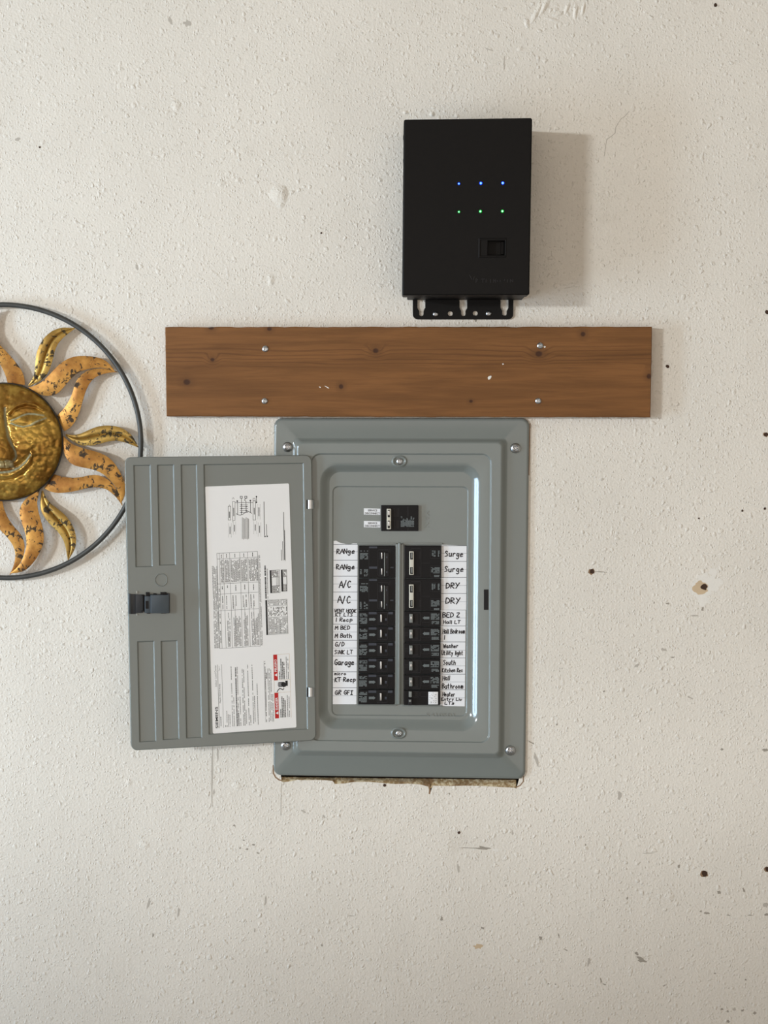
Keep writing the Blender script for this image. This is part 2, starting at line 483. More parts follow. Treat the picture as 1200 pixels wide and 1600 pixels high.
for pts in ([(x0, .07, z0), (x1, .07, z0), (x1, .07, z1), (x0, .07, z1)], [(x0, .012, z0), (x0, .07, z0), (x0, .07, z1), (x0, .012, z1)],
            [(x1, .012, z0), (x1, .07, z0), (x1, .07, z1), (x1, .012, z1)], [(x0, .012, z0), (x1, .012, z0), (x1, .07, z0), (x0, .07, z0)],
            [(x0, .012, z1), (x1, .012, z1), (x1, .07, z1), (x0, .07, z1)]): mb.face(pts)
build(mb, 'wall_cavity', M['cavity'], wall)

def plain_box(name, c, s, mat, label, cat):
    mb = MB(); mb.box(c, s); o = build(mb, name, mat); tag(o, label, cat, kind='structure'); return o
plain_box('floor', (-1.45, -1.75, -0.05), (6.7, 3.5, 0.1), M['floor'], 'grey concrete garage floor below the picture', 'floor')
plain_box('ceiling', (-1.45, -1.75, 2.55), (6.7, 3.5, 0.1), M['ceiling'], 'painted garage ceiling above the picture', 'ceiling')
plain_box('right_light_blocker', (1.95, -1.75, 1.25), (0.1, 3.5, 2.5), M['ceiling'], 'unseen painted right side wall added to dim the light from the right', 'wall')  # side wall added out of view to cut ambient light from the right
# added wall out of view: its sill cuts daylight off the lower back wall
SILL = CAMZ + 0.13
for k, (cx, sx, z0, z1) in enumerate(((-3.30, 1.6, 0.0, SILL), (-3.30, 1.6, 2.38, 2.5), (-4.45, 0.7, 0.0, 2.5), (-2.10, 0.8, 0.0, 2.5))):
    mb = MB(); mb.box((cx, -3.24, (z0 + z1) / 2), (sx, 0.08, z1 - z0))
    if k == 0: wf = build(mb, 'sill_blocker', M['wall']); tag(wf, 'unseen wall with an opening, added behind the camera to block low daylight', 'wall', kind='structure')
    else: build(mb, ('blocker_head', 'blocker_pier', 'blocker_pier')[k - 1], M['wall'], wf)

# nail holes, chips and scuffs that mark the wall
def blob(mb, cx, cy, rx, ry, rot, lift, m=0, n=11, rough=0.35, seed=0):
    rnd = random.Random(seed * 991 + int(cx * 7 + cy))
    pts = []
    for i in range(n):
        a = i / n * 2 * math.pi; k = 1 + rnd.uniform(-rough, rough)
        x, y = math.cos(a) * rx * k, math.sin(a) * ry * k
        pts.append((cx + x * math.cos(rot) - y * math.sin(rot), cy + x * math.sin(rot) + y * math.cos(rot)))
    flat(mb, WALL, pts, lift, m)
def nail_hole(cx, cy, r, rim=True):
    mb = MB()
    if rim: blob(mb, cx - 0.4, cy + 0.3, r * 1.35, r * 1.3, 0, 0.00012, 1, rough=0.25)
    # a shallow funnel with a dark bottom
    rnd = random.Random(int(cx + cy)); n = 10
    rad = [r * (1 + rnd.uniform(-.2, .2)) for _ in range(n)]
    l0 = [Wp(cx + math.cos(i / n * 6.283) * rad[i], cy + math.sin(i / n * 6.283) * rad[i], 0.0005) for i in range(n)]
    l1 = [Wp(cx + math.cos(i / n * 6.283) * rad[i] * .55, cy + math.sin(i / n * 6.283) * rad[i] * .55, 0.00025) for i in range(n)]
    mb.loft([l0, l1], 0)
    build(mb, 'nail_hole', [M['hole'], M['brown_edge']], wall)
for cx, cy, r, rim in ((925, 893, 3.6, 1), (1043, 572.5, 2.8, 0), (1101, 1365, 4.6, 1), (1197, 679, 3.0, 1), (1160, 798, 1.7, 0), (1195, 795, 2.2, 0),
                       (1199, 488, 3.5, 0), (1092, 810, 1.5, 0), (717, 1301, 2.4, 0), (1118, 8, 3.0, 0), (502, 364, 1.5, 0), (1199, 1358, 3.4, 1), (62, 230, 1.5, 0), (601, 1227, 2.4, 0)):
    nail_hole(cx, cy, r, rim)
# chipped anchor hole with white spackle around it
mb = MB()
blob(mb, 1102, 915, 24, 17, -0.5, 0.00015, 1, 34, 0.3, 3)
blob(mb, 1099, 938, 11, 9, 0.3, 0.00017, 1, 26, 0.4, 4)
blob(mb, 1114, 893, 8, 5, -0.7, 0.00019, 1, 20, 0.45, 5)
blob(mb, 1095, 918, 12, 10, 0.2, 0.00026, 2, 22, 0.22, 6)
n = 12; rr = [5.0 * (1 + random.Random(i).uniform(-.25, .25)) for i in range(n)]
mb.loft([[Wp(1100 + math.cos(i / n * 6.283) * rr[i], 917 + math.sin(i / n * 6.283) * rr[i], 0.0006) for i in range(n)],
         [Wp(1100 + math.cos(i / n * 6.283) * rr[i] * .4, 918 + math.sin(i / n * 6.283) * rr[i] * .5, 0.0003) for i in range(n)]], 0)
o = build(mb, 'chipped_anchor_hole', [M['hole'], M['scuff_white'], M['scuff_tan']], wall)
tag(o, 'brown chipped hole ringed with white spackle')

scuffs = [  # cx, cy, rx, ry, rot, kind
    (968, 1244, 2.6, 7, 0.0, 0), (716, 1357, 1.8, 6, 0, 0), (801, 1302, 1.6, 3, 0, 0), (506, 1276, 3, 1.6, .8, 0), (474, 1268, 6, 1.6, .5, 0),
    (232, 1412, 1.8, 8, .3, 0), (279, 1426, 1.8, 7.5, .15, 0), (1003, 1500, 8, 3.2, .5, 1), (995, 1490, 3, 2, .6, 1), (920, 1503, 2, 7, .1, 0),
    (755, 1325, 10, 2.4, .08, 1), (775, 1328, 6, 2.6, .05, 3), (735, 1325, 16, .6, .02, 1), (845, 1466, 3, 3, 0, 1), (748, 1479, 7, 4, .1, 2), (754, 1450, 3, 1.5, .6, 1),
    (1061, 1353, 1.6, 3, .2, 1), (1124, 1394, 3.2, 2.6, 0, 1), (1162, 1391, 1.6, 4, -.3, 1), (1104, 1427, 4, 1.6, .1, 1), (1095, 1424, 1.6, 1.6, 0, 1),
    (1138, 1430, 3, .7, .1, 1), (1172, 1430, 4.5, .7, 0, 1), (1197, 1429, 4, 2, 0, 1), (1197, 1414, 4, 3.5, .3, 0), (1128, 1577, 2, 1.8, 0, 1), (1137, 1580, 1.6, 1.8, 0, 1),
    (1147, 1577, 2, 2.4, 0, 0), (1160, 1579, 2.4, 1.8, 0, 1), (1179, 1583, 3, 2.2, 0, 1), (1138, 1596, 2, 2.4, 0, 1), (1165, 1531, 1.8, 1, .3, 1), (1117, 1521, 1.4, 1.2, 0, 1),
    (1038, 1540, 2, .9, -.6, 1), (939, 1532, 1, 4, -.3, 1), (944, 1538, 3.5, .9, .3, 1), (873, 1462, 1, 4, -.3, 1), (884, 1484, 3.5, .9, .4, 1),
    (331.5, 1206, 1.5, 42, 0.0, 0), (340, 1180, 1.3, 9, 0, 0), (334, 1238, 1.6, 5, 0, 0), (838, 1188, 2.4, 12, -.35, 0), (830, 1160, 5, .8, .5, 1),
    (266, 32, 2.2, 7, -.3, 0), (292, 37, 5, 5, 0, 0), (27, 218, 5, 3, 0, 0), (424, 437, 2.2, 9, -.4, 0), (214, 418, 1.8, 5, -.2, 0), (743, 500, 1.8, 3, .1, 1),
    (1100, 934, 9, 1.2, .1, 1), (1098, 951, 2, 3, 0, 1), (1085, 962, 6, 1.2, -.05, 0), (1043, 943, 3, 1.5, 0, 1), (1022, 942, 1.4, 1.4, 0, 1), (937, 893.5, 9, .7, .1, 1),
    (995, 1040, 4, 2.2, -.5, 0), (1037, 1015, 5, 2, .3, 0), (1051, 1027, 3, 1, 0, 1), (1078, 1090, 5, 1.4, .5, 0), (1128, 1171, 2, 2, 0, 1), (1196, 1172, 5, 3, 0, 1),
    (1012, 1333, 9, .7, 0, 0), (386, 1327, 2, 1.4, 0, 1), (396, 1320, 2.4, 1.4, .3, 1), (403, 1333, 2, 1.2, .3, 1), (381, 1313, 1.6, 1.2, 0, 1), (366, 1290, 1.5, 1.5, 0, 1), (375, 1325, 1.5, 1.5, 0, 1),
    (415, 1407, 1.4, 7, 0, 0), (548, 1431, 5, .8, 0, 0), (503, 1477, 1.6, 1.6, 0, 1), (239, 1461, 1.4, 4, 0, 1), (398, 1454, 1.2, 4, 0, 0), (702, 1240, 1.4, 1.4, 0, 1), (690, 1435, 2, 3, 0, 1),
    (868, 1538, 1.2, 1.2, 0, 1), (857, 1537, 1.2, 1.2, 0, 1), (915, 1320, 1.3, 1.3, 0, 1), (980, 1404, 1.4, 2, 0, 1), (790, 1384, 1.4, 2, .3, 0), (944, 1080, 1.5, 1.5, 0, 1), (870, 1132, 1.5, 1.5, 0, 1)]
smats = [M['scuff_gray'], M['scuff_dark'], M['scuff_tan'], M['scuff_white']]
for k, (cx, cy, rx, ry, rot, kd) in enumerate(scuffs):
    mb = MB(); blob(mb, cx, cy, rx, ry, rot, 0.00010 + 0.00001 * (k % 5), 0, 12, 0.42, k)
    build(mb, 'scuff_mark', smats[kd], wall)
# hairline cracks and paper edges
for pts, w, mt in (([(983, 174), (976, 182), (970, 186), (962, 199), (961, 208), (955, 213), (948, 218), (946, 231), (944, 244)], 0.9, M['scuff_gray']),
                   ([(427, 1196), (427, 1208), (430.5, 1214.5), (436, 1218.5), (440, 1219.5)], 2.0, M['brown_edge']),
                   ([(818, 1213), (817.5, 1221), (813, 1227), (807, 1230)], 1.6, M['brown_edge']),
                   ([(670, 1226), (671.5, 1234), (671, 1240)], 2.4, M['brown_edge']),
                   ([(439.3, 1223), (438.8, 1274)], 0.9, M['scuff_gray']), ([(804, 1233), (807, 1247)], 1.2, M['scuff_white']),
                   ([(828.2, 662), (827.6, 676), (827.4, 700), (826.5, 742)], 1.3, M['brown_edge']),
                                      ([(788, 88), (788, 108)], 1.1, M['scuff_gray']), ([(760, 76), (770, 79)], 1.4, M['scuff_gray'])):
    mb = MB(); draw(mb, WALL, pts, w, 0.00022); build(mb, 'crack', mt, wall)
# plaster lumps
def lump(cx, cy, rx, ry, h, seed, rot=0.0):
    mb = MB(); nr, na = 7, 22; loops = []
    for k in range(nr + 1):
        t = 1 - k / nr; loop = []
        for i in range(na):
            a = i / na * 2 * math.pi
            k_ = 1 + 0.3 * mnoise.noise(Vector((math.cos(a) * 1.3, math.sin(a) * 1.3, seed)))
            ux, uy = math.cos(a) * rx * t * k_, math.sin(a) * ry * t * k_
            x, y = cx + ux * math.cos(rot) - uy * math.sin(rot), cy + ux * math.sin(rot) + uy * math.cos(rot)
            hh = h * (1 - t ** 2) ** 1.3 * (1 + 0.5 * mnoise.noise(Vector((x * .15, y * .15, seed))))
            loop.append(Wp(x, y, hh + 0.00003))
        loops.append(loop)
    mb.loft(loops); build(mb, 'plaster_lump', M['wall'], wall, 60)
for k, a in enumerate(((437, 303, 16, 15, .0028), (438, 320, 8, 6, .0012), (275, 165, 9, 8, .0012), (423, 437, 6, 11, .0011), (372, 281, 6, 5, .001), (345, 286, 8, 6, .0009),
                       (66, 222, 5, 4, .0008), (812, 76, 6, 4, .0009), (838, 20, 5, 17, .0016, .5), (851, 10, 5, 18, .0018, .5), (823, 36, 5, 9, .0013, -.3), (872, 22, 10, 4, .0012, -.3),
                       (899, 18, 4, 14, .0016, .1), (886, 12, 4, 10, .0013, .4), (911, 14, 3, 13, .0014, .2), (862, 30, 12, 3, .001, .2), (675, 178, 5, 5, .0012), (714, 181, 4, 4, .001), (633, 175, 5, 4, .001),
                       (200, 1222, 7, 6, .0008), (225, 1320, 9, 8, .0009), (370, 1228, 8, 7, .0008), (1046, 1400, 8, 7, .0008), (1170, 502, 5, 4, .0007), (1076, 484, 5, 4, .0007))):
    lump(a[0], a[1], a[2], a[3], a[4], k * 3.1, a[5] if len(a) > 5 else 0.0)

# ------------------------------------------------------------------ screws
def screw_mb(pl, cx, cy, r, h, lift, rot=0.5, m=0, md=1):
    """pan-head screw with a cross recess; r in pixels, h in metres"""
    mb = MB(); nr, na = 9, 32; rows = []
    cr, sr = math.cos(rot), math.sin(rot)
    for k in range(nr + 1):
        t = 1 - k / nr; loop = []
        for i in range(na):
            a = i / na * 2 * math.pi
            ux, uy = math.cos(a) * t, math.sin(a) * t
            hh = h * math.sqrt(max(0, 1 - (t * 0.97) ** 2.4))
            xx, yy = abs(ux * cr + uy * sr), abs(-ux * sr + uy * cr)
            arm = min(max(xx / 0.50, yy / 0.13), max(xx / 0.13, yy / 0.50))
            if arm < 1.0 and t < .55: hh -= h * 0.55 * min(1, (1 - arm) * 4 + .25)
            loop.append(pl.P(cx + ux * r, cy + uy * r, lift + hh))
        rows.append(loop)
    mb.loft(rows, m); return mb
def screw(pl, cx, cy, r, h, lift, parent, rot=0.5, label=None):
    o = build(screw_mb(pl, cx, cy, r, h, lift, rot), 'screw', [M['steel']], parent, 40)
    if label: tag(o, label)
    return o

# ------------------------------------------------------------------ wooden board
BC = [(258, 511), (1019, 510.5), (1016.5, 652), (260, 650.5)]
bl = [WALL.P(x, y, 0.019) for x, y in BC]
bo = Vector((sum(p.x for p in bl) / 4, 0, sum(p.z for p in bl) / 4))
kn = []
for x, y, r, el in ((332, 562, 3.2, 1.1), (292, 597, 5.0, 1.2), (587, 548, 4.2, 1.15), (533, 604, 4.2, .95), (842, 553, 5.0, 1.2), (911, 522, 4.2, 1.0), (1014, 588, 4.5, .9), (736, 627, 2.6, 1.2), (330, 512, 3.6, 1.4), (421, 514, 3.2, 1.3)):
    q = Wp(x, y, 0.019) - bo; kn.append((q.x, q.z, r * S, el))
M['wood'] = wood_material(kn)
mb = MB()
# front outline with slightly rough edges
n = 90
out = []
for (a, b) in ((0, 1), (1, 2), (2, 3), (3, 0)):
    k = n if a in (0, 2) else 20
    for i in range(k):
        t = i / k
        x = BC[a][0] + (BC[b][0] - BC[a][0]) * t; y = BC[a][1] + (BC[b][1] - BC[a][1]) * t
        j = mnoise.noise(Vector((x * .06, y * .06, 5.))) * .8 + mnoise.noise(Vector((x * .3, y * .3, 9.))) * .35
        out.append((x + (j * .6 if a in (1, 3) else 0), y + (j if a in (0, 2) else 0)))
cxm, cym = 638, 581
inn = [(x + (1.3 if x < cxm else -1.3) * (1 if abs(x - cxm) > 370 else 0), y + (1.3 if y < cym else -1.3) * (1 if abs(y - cym) > 60 else 0)) for x, y in out]
f0 = [Wp(x, y, 0.019) for x, y in out]; f1 = [Wp(x, y, 0.019) for x, y in inn]
mb.loft([[p + Vector((0, 0.0178, 0)) for p in f0], [p + Vector((0, 0.0012, 0)) for p in f0], f1], 0, True, True)
board = build(mb, 'wooden_board', M['wood'], None, 40, origin=bo)
tag(board, 'brown stained wooden board screwed to the wall above the grey breaker panel', 'board')
for x, y, r in ((414.5, 545, 5.0), (413.5, 626.5, 4.8), (844, 540, 5.0), (841, 626.5, 4.8)):
    mb = MB()
    pts = [(x + .8 + math.cos(i / 14 * 6.283) * r * 1.25, y + .3 + math.sin(i / 14 * 6.283) * r * 1.2) for i in range(14)]
    screw(WALL, x, y, r, 0.0022, 0.0190, board, random.uniform(0, 1.5))
for x, y, rx, ry in ((765, 590, 2.6, 3.4), (786, 569, 1.2, 1.2), (851, 542, 1.4, 1.6), (511, 605, 3.6, .7), (500, 605, 1.6, .7), (842.5, 628, 5.5, 5.0)):
    if rx > 5: continue
    mb = MB(); blob(mb, x, y, rx, ry, .5, 0.01915, 0, 9, .3, 1); build(mb, 'paint_fleck', M['scuff_white'], board)

# ------------------------------------------------------------------ black box with indicator lights
BX = [(631, 187), (831.5, 184.5), (827, 461), (628.5, 461.5)]
DB = 0.086
boxroot = empty('power_box', Wp(729, 330, 0))
tag(boxroot, 'black metal box with blue and green indicator lights mounted above the wooden board', 'electrical box')
class QMap:
    def __init__(self, c, w, h): self.c = [np.array(p, float) for p in c]; self.w = w; self.h = h
    def __call__(self, x, y):
        u, v = x / self.w, y / self.h; a, b, c, d = self.c
        p = a * (1 - u) * (1 - v) + b * u * (1 - v) + c * u * v + d * (1 - u) * v
        return float(p[0]), float(p[1])
def relief(mb, pl, qm, x0, y0, x1, y1, feats, base, m=0, mdeep=None):
    """flat face from x0,y0 to x1,y1 (panel coordinates) with rectangular embossings: (l,t,r,b,height,wall)"""
    xs = {x0, x1}; ys = {y0, y1}
    for (l, t, r, b, h, w) in feats:
        for q in (0.0, .2, .4, .6, .8, 1.0):
            xs |= {l + w * q, r - w * q}; ys |= {t + w * q, b - w * q}
        for q in (-.5, w + .5):
            xs |= {max(l + q, x0), min(r - q, x1)}; ys |= {max(t + q, y0), min(b - q, y1)}
    xs = sorted(xs); ys = sorted(ys)
    def H(x, y):
        hh = 0.0
        for (l, t, r, b, h, w) in feats:
            k = min((x - l) / w, (r - x) / w, (y - t) / w, (b - y) / w)
            k = max(0.0, min(1.0, k))
            if k > 0: k = k * k * (3 - 2 * k); hh = hh * (1 - k) + h * k
        return hh
    mb.grid([[pl.P(*qm(x, y), base + H(x, y)) for x in xs] for y in ys], m)
qb = QMap(BX, 200, 275)
mb = MB()
# cover: straight sides, rounded edge, face with the latch recess
px = rquad(BX, 3.0, 4)
o0 = [Wp(x, y, DB - 0.0015) for x, y in px]
i0 = [Wp(x, y, DB) for x, y in rquad(inset(BX, 2.0), 1.6, 4)]
i1 = [Wp(x, y, DB) for x, y in rquad([qb(6, 6), qb(194, 6), qb(194, 269), qb(6, 269)], 0.01, 4)]
mb.loft([[p + Vector((0, 0.030, 0)) for p in o0], o0, i0, i1], 0, False)
relief(mb, WALL, qb, 6, 6, 194, 269, [(119, 186, 163, 217, 0.0007, 1.2), (121.5, 188.5, 162, 214.5, 0.0, 1.0), (133, 190, 160.5, 213, -0.012, 1.0), (154, 191, 159.5, 212, -0.009, .8)], DB)
# back side of the cover's rim
mb.loft([[p + Vector((0, 0.030, 0)) for p in o0], [Wp(x, y, DB - .0015) + Vector((0, .030, 0)) for x, y in rquad(inset(BX, 7.0), 1.6, 4)]], 0, False)
build(mb, 'front_cover', M['black'], boxroot, 30)
mb = MB(); slab(mb, WALL, [(637, 193), (826, 191), (822, 463), (637, 463)], 2, 0.002, DB - 0.028, 0, 0, 3)
build(mb, 'body', M['black'], boxroot, 30)
# side vents on the left flank
for k in range(7):
    q = Wp(631, 215 + k * 36, DB - 0.012)
    mb = MB(); mb.box((q.x - 0.0004, q.y, q.z), (0.0012, 0.016, 0.003)); build(mb, 'side_rivet', M['black_rim'], boxroot)
# embossed maker's mark
mb = MB()
X = lambda v: 725 + v / 13.333
Y = lambda v: 420 + v / 13.333
for pts in ([(115, 130), (165, 220)], [(215, 165), (190, 235)], [(250, 210), (250, 285)], [(258, 212), (285, 222), (262, 262)], [(395, 215), (390, 285)], [(360, 215), (430, 213)], [(462, 215), (458, 280)],
            [(550, 215), (552, 285)], [(620, 215), (620, 285)], [(655, 215), (660, 285)], [(625, 250), (655, 250)], [(690, 240), (700, 270)], [(755, 235), (755, 275)], [(850, 215), (840, 245)],
            [(905, 220), (905, 280)], [(965, 215), (965, 280)], [(1015, 215), (1018, 275)], [(965, 215), (1015, 275)]):
    for q in ribbon([(X(a), Y(b)) for a, b in pts], 0.9):
        lo = [Wp(x, y, DB) for x, y in q]; hi = [Wp(x, y, DB + 0.0005) for x, y in q]
        mb.loft([lo, hi])
build(mb, 'embossed_logo', M['black_rim'], boxroot)
for x, y, g in ((717, 287, 0), (751.3, 286.3, 0), (785.6, 286, 0), (717, 331, 1), (750.6, 330.3, 1), (785, 330, 1)):
    mb = MB()
    kk = 0.9 if x > 720 else 0.72
    def disc(r, z, n=14, ox=0, oy=0): return [Wp(x + ox + math.cos(i / n * 6.283) * r, y + oy + math.sin(i / n * 6.283) * r, z) for i in range(n)]
    mb.loft([disc(2.7 * kk, DB), disc(2.5 * kk, DB + .0008), disc(1.7 * kk, DB + .0016)], 0)
    mb.loft([disc(1.4 * kk, DB + .00165), disc(0.9 * kk, DB + .0019)], 1)
    o = build(mb, 'indicator_light', [M['led_green'], M['led_green_core']] if g else [M['led_blue'], M['led_blue_core']], boxroot)
    tag(o, 'green glowing indicator light' if g else 'blue glowing indicator light')
# mounting bracket with keyhole slots below the box
def plate_with_holes(name, outline, holes, d0, d1, mat, parent, shift=None):
    bm = bmesh.new(); eds = []
    for lp in [outline] + holes:
        vs = [bm.verts.new(Wp(x, y, d1)) for x, y in lp]
        for i in range(len(vs)): eds.append(bm.edges.new((vs[i], vs[(i + 1) % len(vs)])))
    r = bmesh.ops.triangle_fill(bm, edges=eds, use_beauty=True)
    fs = bm.faces[:]
    ex = bmesh.ops.extrude_face_region(bm, geom=fs)
    bmesh.ops.translate(bm, vec=(0, d1 - d0, 0), verts=[g for g in ex['geom'] if isinstance(g, bmesh.types.BMVert)])
    bmesh.ops.recalc_face_normals(bm, faces=bm.faces[:])
    org = Wp(sum(p[0] for p in outline) / len(outline), sum(p[1] for p in outline) / len(outline), d0)
    bmesh.ops.translate(bm, vec=-org, verts=bm.verts[:])
    me = bpy.data.meshes.new(name); bm.to_mesh(me); bm.free(); me.materials.append(mat)
    o = bpy.data.objects.new(name, me); finish(o, parent, org); return o
def circ(cx, cy, r, n=14): return [(cx + math.cos(i / n * 6.2832) * r, cy + math.sin(i / n * 6.2832) * r) for i in range(n)]
def keyhole(cx, w, nw, top, mid, bot):
    p = [(cx - w, top), (cx + w, top), (cx + w, mid - 2), (cx + nw, mid + 3)]
    for i in range(7):
        a = i / 6 * math.pi; p.append((cx + nw * math.cos(a), bot - nw + nw * math.sin(a)))
    p += [(cx - nw, mid + 3), (cx - w, mid - 2)]
    return p
outl = [(645, 440), (802, 440)] + [p for p in rquad(rect(645, 440, 802, 499), 8, 5)[12:24]]
o = plate_with_holes('mounting_bracket', outl, [keyhole(658.3, 6.1, 3.4, 462, 483, 494), keyhole(724, 6.0, 3.4, 462, 483, 494), keyhole(788.3, 6.2, 3.5, 462, 483, 493.5),
                     circ(703.5, 490, 3.9), circ(742.6, 489.6, 3.9)], 0.0008, 0.0032, M['black'], boxroot)
screw(WALL, 680.6, 490.6, 4.2, 0.002, 0.0032, boxroot, .9)
screw(WALL, 763.4, 489.7, 4.2, 0.002, 0.0032, boxroot, .3)

# ------------------------------------------------------------------ breaker panel
panel = empty('breaker_panel', Wp(625, 930, 0))
tag(panel, 'grey steel breaker panel with open door, black circuit breakers and handwritten labels', 'breaker panel')
FL, RS, ST, VB = 0.005, 0.012, 0.0098, 0.0015   # flange, raised frame, door seat, recessed dead front
loops = []
def addl(c, rad, d): loops.append([Wp(x, y, d) for x, y in rquad(c, rad, 8)])
A0 = [(428.7, 653.5), (827, 653.5), (820.5, 1217), (427.5, 1211)]
addl(A0, 12, 0.0002); addl(A0, 12, FL - 0.002); addl(inset(A0, 1.0), 11.5, FL - .0006); addl(inset(A0, 4), 10, FL)
B0 = [(457, 683.5), (794, 684.5), (788.5, 1186), (456, 1181)]; B1 = [(467, 693), (782.5, 692.5), (778.5, 1178), (466, 1173)]
for t, r in ((0, 9), (.2, 8.5), (.5, 8), (.8, 7.5), (1, 7)):
    s = t * t * (3 - 2 * t); addl(lerpq(B0, B1, t), r, FL + (RS - FL) * s)
C0 = [(485.5, 708.2), (768.3, 708.6), (765.4, 1161.3), (483, 1158.0)]; C1 = inset(C0, 2.4)
addl(inset(B1, 1.0), 7, RS); addl(inset(C0, -1.0), 16, RS); addl(C0, 15, RS); addl(lerpq(C0, C1, .25), 14.5, RS - .0003); addl(lerpq(C0, C1, .5), 14, (RS + ST) / 2); addl(lerpq(C0, C1, .75), 13.5, ST + .0003); addl(C1, 13, ST)
addl(inset(C1, 1.0), 12, ST)
D0 = [(499.5, 726), (752.5, 726.5), (748.3, 1144), (496.5, 1140)]; D1 = [(515, 737.5), (737, 737.5), (734.8, 1125), (512, 1122)]
for t, r in ((0, 27), (.12, 26), (.3, 24), (.5, 22), (.7, 20), (.88, 18), (1, 17)):
    s = t * t * (3 - 2 * t) * .5 + t * .5; addl(lerpq(D0, D1, t), r, ST + (VB - ST) * s)
mb = MB(); mb.loft(loops, 0, False)
cover = build(mb, 'cover', M['gray'], panel, 48)
# dead front: recessed plate with an embossed field
loops = []
E0 = [(519.5, 759.5), (732, 760), (729.6, 1119.5), (518, 1118)]; E1 = inset(E0, 1.6)
addl(D1, 17, VB); addl(inset(D1, 1), 16, VB); addl(inset(E0, -.8), 9.5, VB); addl(E0, 9, VB); addl(lerpq(E0, E1, .3), 8.5, VB - .0003); addl(lerpq(E0, E1, .7), 8.3, VB - .0010); addl(E1, 8, VB - .0013); addl(inset(E1, .8), 7.5, VB - .0013)
mb = MB(); mb.loft(loops, 0, True)
# a shallow lip folded around the two breaker openings
dead = build(mb, 'dead_front', M['gray'], panel, 40)
VD = VB - .0013
for (l, r, t, b) in ((559, 618.5, 849.5, 1102), (630, 690.3, 849.5, 1103)):
    for (a, c, e, f) in ((l - 1, t - 1.0, r + 1, t + 1.6), (l - 1, b - .8, r + 1, b + 1)):
        mb = MB(); slab(mb, WALL, rect(a, c, e, f), .4, VD, VD + .0022, .5, 0, 2)
        build(mb, 'opening_lip', M['gray'], panel, 40)
mb = MB()
slab(mb, WALL, [(618.6, 850), (630.8, 850), (629.8, 1101), (617.4, 1101)], .5, VD, 0.0046, .8, 0, 2)
slab(mb, WALL, [(622.4, 848), (626.4, 848), (625.2, 1101), (621.2, 1101)], 1.2, .004, 0.0076, 1.2, 0, 3)
build(mb, 'center_divider', M['gray'], panel, 50)
# strike slot in the right side of the frame
mb = MB(); slab(mb, WALL, rect(756, 921, 763.3, 953), .4, ST, ST + .0002, 0, 0, 2)
build(mb, 'latch_slot', M['dark_slot'], panel)
for x, y, r, d in ((449, 698.5, 7.8, FL), (805.5, 700.3, 8.0, FL), (446, 1165, 7.6, FL), (797.4, 1172.8, 7.8, FL)):
    screw(WALL, x, y, r, .0042, d, panel, random.uniform(.2, 1.2), 'round-headed zinc cover screw')
for x, y in ((624.5, 721), (623.5, 1146.3)):
    mb = MB()
    l = []
    for k, (rx, ry, dz) in enumerate(((12.5, 9.2, 0.0001), (11.2, 8.0, .0012), (10, 7.0, .0018), (8.8, 6.4, .0012), (8.0, 5.8, .0001))):
        l.append([Wp(x - .5 + math.copysign(abs(math.cos(i / 28 * 6.2832)) ** .8, math.cos(i / 28 * 6.2832)) * rx, y - .5 + math.sin(i / 28 * 6.2832) * ry, ST + dz) for i in range(28)])
    mb.loft(l, 0, True); build(mb, 'screw_dimple', M['gray'], panel, 60)
    screw(WALL, x, y, 5.2, .0022, ST + .0003, panel, .4)
# stamped lettering on the dead front
mb = MB(); put_text(mb, WALL, '5410501', (665.5, 1120.5), (44, .6), (0, -6.5), VD + .0009, 0, 0, .0009); build(mb, 'stamped_lettering', M['gray'], panel)
mb = MB(); put_text(mb, WALL, 'MAIN', (662.5, 798.5), (0, 25), (7.5, 0), VD + .0007, 0, 0, .0007)
build(mb, 'stamped_lettering', M['gray'], panel)

# ---- circuit breakers
TOP = 0.0052
bmats = [M['black_plastic'], M['black_rim'], M['print_gray'], M['blue_gray'], M['dark_slot'], M['steel']]
hmats = [M['mgray'], M['cream'], M['dark_slot'], M['steel'], M['black_rim'], M['black_plastic'], M['blue_gray']]
def prints(mb, X0, Y0, l, t, r, b, seed, m=2):
    """moulded rating text: short grey bars of uneven length"""
    rnd = random.Random(seed); y = t
    while y < b - 1.0:
        x = l
        while x < r - 0.8:
            w = rnd.uniform(1.0, 3.4); w = min(w, r - x)
            if rnd.random() < .86: frect(mb, WALL, X0 + x, Y0 + y, X0 + x + w - .25, Y0 + y + 1.25, TOP + .00012, m)
            x += w
        y += 1.65
def rimrect(mb, l, t, r, b, w=.7, h=.0005, m=1):
    for q in (rect(l, t, r, t + w), rect(l, b - w, r, b), rect(l, t, l + w, b), rect(r - w, t, r, b)):
        slab(mb, WALL, q, .1, TOP, TOP + h, 0, m, 1)
def arrow(mb, x, y, s, m=2):
    flat(mb, WALL, [(x, y - 1.9), (x + 7 * s, y - 1.9), (x + 7 * s, y - 2.8), (x + 10.5 * s, y), (x + 7 * s, y + 2.8), (x + 7 * s, y + 1.9), (x, y + 1.9)], TOP + .00012, m)
